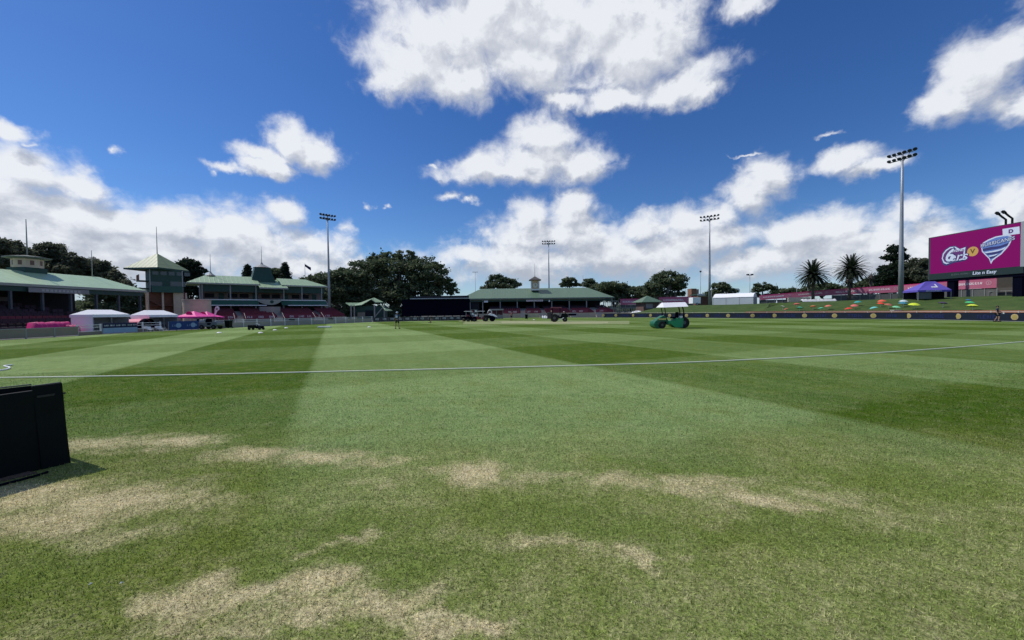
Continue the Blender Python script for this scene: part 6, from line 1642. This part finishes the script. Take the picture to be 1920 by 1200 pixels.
def stack():
    Y = 84; a = W(884, 600, Y); root = thing('equipment_rack', 'tall grey rack of equipment behind the maroon cart', 'rack', (a.x, Y, 0))
    for x in (0, .7, 1.25): MB().box(x-.03, x+.03, -.25, .25, 0, 2.2).build('upright', m_post, root)
    for z in (.4, 1.0, 1.6, 2.15): MB().box(-.05, 1.3, -.27, .27, z, z+.05).build('shelf', m_post, root)
    for i, (x, z, w, h) in enumerate(((.1,.45,.45,.4),(.75,.45,.4,.35),(.1,1.05,.4,.42),(.75,1.05,.45,.3),(.15,1.65,.5,.35),(.8,1.65,.35,.42))): MB().box(x, x+w, -.2, .2, z, z+h).build('bag', (m_taupe, m_maroon, m_canvas)[i % 3], root, bevel=.04)
stack()
def tractor():
    g_ = G(1049, 603.5); root = thing('tractor', 'black tractor with dark red canopy on the far pitch', 'tractor', (g_.x, g_.y, .006), R(-8)); k_ = g_.y/F
    MB().prism([(-1.3,.55),(1.0,.55),(1.35,.8),(1.3,1.25),(.35,1.3),(.2,.8),(-.5,.8),(-.6,1.2),(-1.3,1.2)], -.5, .5).build('body', m_blackp, root, bevel=.04)
    wheel(root, (-.75,-.62,.62), .62, .32); wheel(root, (-.75,.62,.62), .62, .32); wheel(root, (.85,-.5,.38), .38, .22); wheel(root, (.85,.5,.38), .38, .22)
    for x in (-1.1,.1):
        for y in (-.5,.5): MB().tube([(x,y,1.1),(x,y,2.15)], .04, 6).build('canopy_post', m_black, root)
    MB().box(-1.35,.35,-.65,.65,2.15,2.27).build('canopy', mat('dusky_red', (.22,.06,.07), .5, .1), root, bevel=.04)
    MB().box(-.45,.0,-.3,.3,.82,1.0).build('seat', m_black, root, bevel=.04)
    MB().obox((.3,-.72,.45), (.9,.06,.12), (0,R(-30),0)).build('white_blade', m_white, root)
    MB().box(1.35,2.6,-.45,.45,.95,1.25).build('front_boom', m_black, root, bevel=.04)
    MB().box(-1.9,-1.3,-.5,.5,.5,1.5).build('rear_hopper', mat('dark_hopper', (.05,.045,.05), .6, .3, 4), root, bevel=.05)
tractor()
def sheet_pile():
    Y = 92; a = W(1016, 596, Y); root = thing('covered_pile', 'low white covered pile left of the black tractor', 'cover', (a.x, Y, 0)); t = MB(); n = 12
    for i in range(n+1):
        x = 1.9*i/n; h = .35+.35*abs(math.sin(i*.9+.4)); t.v += [(x,-.5,.02),(x,-.2,h),(x,.3,h*.9),(x,.5,.02)]
    for i in range(n):
        for j in range(3): t.f.append((4*i+j,4*i+4+j,4*i+5+j,4*i+1+j))
    t.build('white_sheet', m_white, root, smooth=True)
sheet_pile()
# stumps
def stumps(label, px, py):
    g_ = G(px, py); root = thing('cricket_stumps', label, 'stumps', (g_.x, g_.y, .006), 0, 'sets of stumps')
    for i in range(3): MB().tube([(i*.11-.11,0,0),(i*.11-.11,0,.71)], .02, 8).build('stump', mat('stump_wood', (.25,.15,.07), .6, .1), root)
    for i in range(2): MB().tube([(i*.11-.11,0,.72),(i*.11-.01,0,.72)], .013, 6).build('bail', m_white, root)
stumps('practice stumps left of the dark cart', 869, 606.5)
# ------------------------------------------------------------------ people
SKIN = mat('skin', (.42,.25,.18), .6, .08, 6)
HAIR = mat('dark_hair', (.03,.02,.015), .7, .2, 20)
def skin_obj(name, V, Ed, Rr, m, parent, sub=2, root_i=0):
    me = bpy.data.meshes.new(name); me.from_pydata([tuple(v) for v in V], Ed, []); me.materials.append(m)
    o = bpy.data.objects.new(name, me); COL.objects.link(o); o.parent = parent
    sk = o.modifiers.new('skin', 'SKIN'); sk.use_smooth_shade = True
    for i, r_ in enumerate(Rr):
        s_ = me.skin_vertices[0].data[i]; s_.radius = (r_, r_) if not isinstance(r_, tuple) else r_; s_.use_root = (i == root_i)
    ss_ = o.modifiers.new('sub', 'SUBSURF'); ss_.levels = sub; ss_.render_levels = sub
    return o
def person(label, loc, rz, pose, shirt, shorts, hat=None, H=1.76, holds=None):
    root = thing('person', label, 'person', loc, rz, 'people on the field')
    k_ = H/1.78; J = {}
    base = dict(pel=(0,0,.95), che=(0,-.01,1.28), nec=(0,-.01,1.47), chin=(0,-.03,1.56), hed=(0,-.015,1.66), top=(0,0,1.74),
        shL=(-.18,0,1.43), elL=(-.25,.02,1.15), wrL=(-.26,-.06,.92), haL=(-.26,-.08,.85), shR=(.18,0,1.43), elR=(.25,.02,1.15), wrR=(.26,-.06,.92), haR=(.26,-.08,.85),
        hiL=(-.09,0,.9), knL=(-.11,-.03,.50), anL=(-.12,.02,.09), toL=(-.13,-.13,.045), hiR=(.09,0,.9), knR=(.11,-.03,.50), anR=(.12,.02,.09), toR=(.13,-.13,.045))
    base.update(pose)
    for n_, p in base.items(): J[n_] = Vector(p)*k_
    order = list(J.keys()); V = [J[n_] for n_ in order]; ix = {n_: i for i, n_ in enumerate(order)}
    rad = dict(pel=(.15,.11), che=(.16,.11), nec=.055, chin=.07, hed=.092, top=.06, shL=.06, shR=.06, elL=.042, elR=.042, wrL=.028, wrR=.028, haL=(.038,.02), haR=(.038,.02), hiL=.088, hiR=.088, knL=.056, knR=.056, anL=.036, anR=.036, toL=.034, toR=.034)
    Rr = [(tuple(q*k_ for q in rad[n_]) if isinstance(rad[n_], tuple) else rad[n_]*k_) for n_ in order]
    E_ = [('pel','che'),('che','nec'),('nec','chin'),('chin','hed'),('hed','top'),('che','shL'),('shL','elL'),('elL','wrL'),('wrL','haL'),('che','shR'),('shR','elR'),('elR','wrR'),('wrR','haR'),('pel','hiL'),('hiL','knL'),('knL','anL'),('anL','toL'),('pel','hiR'),('hiR','knR'),('knR','anR'),('anR','toR')]
    Ed = [(ix[a_], ix[b_]) for a_, b_ in E_]
    for s_ in 'LR':                                   # five bent fingers on each hand
        h = J['ha'+s_]; w = J['wr'+s_]; d = (h-w).normalized(); side = Vector((0,1,0)) if abs(d.y) < .8 else Vector((1,0,0)); side = (side-d*side.dot(d)).normalized(); cu = d.cross(side)
        for f in range(5):
            off = (f-1.5)*.019 if f < 4 else -.045; ln = (.070,.080,.074,.058,.05)[f]*k_
            if f < 4: a0 = h+side*off*k_+d*.012; a1 = a0+d*ln*.55; a2 = a1+(d*.7+cu*.7).normalized()*ln*.5
            else: a0 = h+side*off*k_*.7-d*.02; a1 = a0+(d*.6-side*.7).normalized()*ln*.6; a2 = a1+d*ln*.45
            n0 = len(V); V += [a0, a1, a2]; Rr += [.011, .0095, .008]; Ed += [(ix['ha'+s_], n0), (n0, n0+1), (n0+1, n0+2)]
    skin_obj('body', V, Ed, Rr, SKIN, root, 2, ix['pel'])
    # clothing follows the same joints
    def cl(name, names, edges, rr, m):
        V2 = [J[n_] if isinstance(n_, str) else Vector(n_)*k_ for n_ in names]; skin_obj(name, V2, edges, rr, m, root, 2)
    mid = lambda a_, b_, t: tuple((J[a_].lerp(J[b_], t))/k_)
    cl('shirt', [mid('pel','che',.05),'che',mid('che','nec',.75),'shL',mid('shL','elL',.75),'shR',mid('shR','elR',.75)], [(0,1),(1,2),(1,3),(3,4),(1,5),(5,6)], [(.17,.13),(.185,.135),(.075,.075),(.082,.082),(.066,.066),(.082,.082),(.066,.066)], shirt)
    cl('shorts', ['pel','hiL',mid('hiL','knL',.85),'hiR',mid('hiR','knR',.85)], [(0,1),(1,2),(0,3),(3,4)], [(.165,.125),(.108,.108),(.088,.088),(.108,.108),(.088,.088)], shorts)
    for s_ in 'LR':
        a_ = J['an'+s_]; t_ = J['to'+s_]; d = (t_-a_); d.z = 0; d.normalize(); mdl = (a_+t_)/2; q = math.atan2(d.y, d.x)
        MB().obox((mdl.x, mdl.y, .045), (.28,.10,.09), (0,0,q)).build('shoe', m_black, root, bevel=.03)
    hd = J['hed']; fdir = (J['chin']-J['nec']); 
    MB().obox((hd.x, hd.y-.10, hd.z-.012), (.03,.04,.045)).build('nose', SKIN, root, bevel=.008)
    for x in (-.094,.094): MB().ball((hd.x+x, hd.y, hd.z-.01), .026, 6, (.5,.8,1.2)).build('ear', SKIN, root, smooth=True)
    for x in (-.033,.033): MB().ball((hd.x+x, hd.y-.088, hd.z+.012), .012, 6).build('eye', m_black, root, smooth=True)
    MB().obox((hd.x, hd.y-.088, hd.z-.055), (.05,.012,.010)).build('mouth', mat('lips', (.30,.10,.09), .6, .1), root)
    if hat is not None:
        MB().lathe([(.0,.105),(.06,.10),(.098,.06),(.106,.015),(.112,.0),(.175,-.012),(.178,-.02),(.1,-.008)], (hd.x, hd.y, hd.z+.045), 24).build('hat', hat, root, smooth=True)
    else:
        MB().ball((hd.x, hd.y+.018, hd.z+.028), .107, 10, (.95,1,.95)).build('hair', HAIR, root, smooth=True)
    if holds:
        h = J['haR']; MB().obox((h.x+.03, h.y-.05, h.z-.05), (.12,.22,.16)).build('held_bag', holds, root, bevel=.03) if False else tag(MB().obox((0,0,0), (.12,.22,.16)).build('small_bag', holds, None, bevel=.03, loc=tuple(Matrix.Translation(loc) @ Matrix.Rotation(rz, 4, 'Z') @ Vector((h.x+.02, h.y-.03, h.z-.10)))), 'small white bag held by the person in front of the electronic boards', 'bag')
    return root
navy_s = mat('navy_shirt', (.018,.055,.10), .7, .2, 5); dk_s = mat('black_shorts', (.012,.016,.02), .8, .2)
p = G(745, 616.4)
pr_ = person('person with legs apart and pale blue hat, back turned, standing on the pale stripe', (p.x, p.y, .006), R(172), dict(elL=(-.30,-.02,1.20), wrL=(-.22,-.2,1.12), haL=(-.17,-.25,1.12), anL=(-.2,.0,.09), toL=(-.21,-.15,.045), knL=(-.15,-.02,.5), anR=(.2,.03,.09), toR=(.22,-.12,.045), knR=(.16,0,.5)), navy_s, dk_s, mat('pale_blue_hat', (.40,.52,.62), .8, .1), 1.82)
MB().box(-.11,.11,.150,.162,1.18,1.42).build('shirt_number', mat('shirt_print', (.62,.70,.78), .7, .1), pr_)
p = G(1870, 603.4)
person('person in navy walking in front of the electronic boards on the right', (p.x, p.y, .006), R(25), dict(knL=(-.11,-.16,.52), anL=(-.11,-.10,.10), toL=(-.11,-.24,.06), knR=(.11,.05,.50), anR=(.11,.24,.12), toR=(.11,.14,.045), elR=(.27,-.02,1.17), wrR=(.24,-.25,1.06), haR=(.23,-.31,1.04)), mat('dark_navy_shirt', (.014,.018,.06), .7, .2, 5), dk_s, None, 1.74, m_white)
p = G(805.5, 605.6)
person('person in black kneeling on the far grass before the black screen', (p.x, p.y, .006), R(60), dict(pel=(0,0,.50), che=(0,-.16,.80), nec=(0,-.24,.98), chin=(0,-.29,1.05), hed=(0,-.30,1.14), top=(0,-.28,1.22), shL=(-.18,-.2,.95), shR=(.18,-.2,.95), elL=(-.22,-.34,.72), elR=(.22,-.34,.72), wrL=(-.14,-.48,.55), wrR=(.14,-.48,.55), haL=(-.10,-.53,.50), haR=(.10,-.53,.50), hiL=(-.09,0,.46), hiR=(.09,0,.46), knL=(-.13,-.36,.50), anL=(-.13,-.30,.09), toL=(-.13,-.44,.045), knR=(.12,-.22,.10), anR=(.12,.18,.10), toR=(.12,.26,.05)), dk_s, dk_s, None, 1.75)
p = G(959, 600.9)
person('person in maroon shirt and dark shorts standing between the stall and the cover', (p.x, p.y, .006), R(-20), dict(anL=(-.16,.0,.09), toL=(-.17,-.15,.045)), mat('maroon_shirt', (.16,.02,.04), .7, .2), dk_s, None, 1.72)
p = G(1034, 602.0)
person('person in black standing at the left of the black tractor', (p.x, p.y, .006), R(40), dict(elR=(.26,-.12,1.2), wrR=(.2,-.32,1.22), haR=(.18,-.38,1.22)), dk_s, dk_s, mat('straw_hat', (.45,.38,.25), .8, .1), 1.74)
p = G(1061, 602.0)
person('person in black with pale cap stooping at the right of the tractor', (p.x, p.y, .006), R(-60), dict(che=(0,-.18,1.22), nec=(0,-.30,1.36), chin=(0,-.36,1.43), hed=(0,-.38,1.52), top=(0,-.36,1.60), shL=(-.18,-.24,1.34), shR=(.18,-.24,1.34), elL=(-.2,-.36,1.08), elR=(.2,-.36,1.08), wrL=(-.15,-.5,.9), wrR=(.15,-.5,.9), haL=(-.14,-.55,.84), haR=(.14,-.55,.84)), dk_s, dk_s, mat('pale_cap', (.5,.5,.48), .8, .1), 1.74)

# ------------------------------------------------------------------ folded black boards in the left foreground
def black_boards():
    br = G(131, 868); bl = G(0, 901); rz = math.atan2(br.y-bl.y, br.x-bl.x)
    # local +x runs away from the camera along the board face, local -y faces the field of view
    o = bl; L = (br-bl).length
    grp = 'folded black boards in the left foreground'
    def slab(label, x0, x1, y, lean, h, th, top_tilt=0.0, dx=0.0):
        root = thing('folded_board', label, 'board', (o.x, o.y, .006), rz, grp)
        t = MB(); nx = 10; nz = 6
        def pt(x, z, q): 
            w = .006*math.sin(x*9+z*7)+.004*math.sin(x*23)
            return (x+dx*z, y+lean*z+q+(w if q == 0 else 0), z*(h+top_tilt*(x-x0)))
        for q in (0, th):
            for i in range(nx+1):
                for j in range(nz+1): t.v.append(pt(x0+(x1-x0)*i/nx, j/nz, q))
        M_ = (nx+1)*(nz+1)
        for i in range(nx):
            for j in range(nz):
                a_ = i*(nz+1)+j; t.f.append((a_, a_+nz+1, a_+nz+2, a_+1)); t.f.append((M_+a_+1, M_+a_+nz+2, M_+a_+nz+1, M_+a_))
            a_ = i*(nz+1); t.f.append((a_, M_+a_, M_+a_+nz+1, a_+nz+1)); a_ += nz; t.f.append((a_, a_+nz+1, M_+a_+nz+1, M_+a_))
        for j in range(nz):
            t.f.append((j, j+1, M_+j+1, M_+j)); a_ = nx*(nz+1)+j; t.f.append((a_+1, a_, M_+a_, M_+a_+1))
        t.build('panel', m_blackp, root, bevel=.006)
        MB().obox(((x0+x1)/2+dx, y+lean+th/2, h+.004), ((x1-x0)*.98, th*.55, .012), (0,-math.atan(top_tilt),0)).build('top_edge', mat('board_edge', (.02,.028,.03), .5, .2, 8), root)
        for f in (.25,.7):
            x = x0+(x1-x0)*f; MB().box(x-.06, x+.06, y+lean*.9-.008, y+lean*.9-.001, h*.86, h*.885).build('clip', mat('dark_clip', (.02,.022,.022), .5, .2), root)
        MB().box(x0+.04, x1-.04, y+.02, y+th-.02, -.005, .02).build('foot', m_black, root)
        return root
    slab('black folded board nearest the camera, cut by the frame edge', -1.9, L*.60, .0, .03, .865, .07, .02)
    slab('black folded board farthest along, its front corner casting the shadow', L*.56, L, -.02, .05, .955, .05, .02, -.03)
    slab('black folded board standing behind the other two', -1.7, L*.62, .24, -.05, .965, .06, -.01)
    r = thing('board_strut', 'slanted black strut propping the far folded board', 'strut', (o.x, o.y, .006), rz, grp)
    MB().bar((L-.03,.09,.78),(L+.05,.62,.03), .05).build('leg', m_black, r); MB().bar((L+.05,.60,.03),(L-.02,.10,.03), .04).build('brace', m_black, r)
    tag(MB().tube([tuple(G(px,py)+Vector((0,0,.02))) for px, py in ((-160,960),(-40,925),(0,913),(35,904),(72,894),(90,888))], .012, 6).build('cable', m_black, smooth=True), 'thin black cable on the dry grass by the folded boards', 'cable')
    a_, b_, c_, d_ = G(-200,935), G(0,905), G(70,889), G(20,880)
    tag(MB().prism([(a_.x,a_.y),(b_.x,b_.y),(c_.x,c_.y),(d_.x-.2,d_.y),(a_.x-.5,a_.y+.3)], .006, .022, 'z').build('ground_mat', mat('brown_mat', (.13,.085,.06), .9, .3, 5)), 'brown mat under the folded boards', 'mat')
black_boards()

def right_terrace():
    a = W(1868, 560, 69); root = thing('terrace_wall', 'dim grey stepped wall with railings behind the right screen leg', 'wall', (a.x, 69, 0), R(-62))
    for i in range(5): MB().box(-1, 34, i*.8, i*.8+.8, 0, 3.3+i*.42).build('step', mat('dim_concrete', (.13,.12,.105), .9, .25, 1.5), root)
    MB().box(-1, 34, 4.0, 4.3, 0, 7.2).build('rear_wall', mat('dim_rear_wall', (.085,.075,.06), .9, .3, 1), root)
    r_ = MB(); r_.tube([(-1,.4,4.3),(34,.4,4.3)], .05, 6)
    for i in range(18): r_.tube([(i*2-1,.4,3.3),(i*2-1,.4,4.3)], .04, 6)
    r_.build('railing', m_post, root)
right_terrace()

for px, py in ((170,1103),(228,1101)):
    g_ = G(px, py); t = MB(); t.add([(-.011,0,.016),(0,-.007,.020),(.012,0,.015),(0,.007,.019),(0,0,.026)], [(0,1,4),(1,2,4),(2,3,4),(3,0,4),(3,2,1,0)])
    tag(t.build('fallen_petal', m_white, loc=(g_.x, g_.y, .012), rz=px*.1), 'tiny pale petal lying on the near grass at the lower left', 'petal', 'pale petals on the near grass')
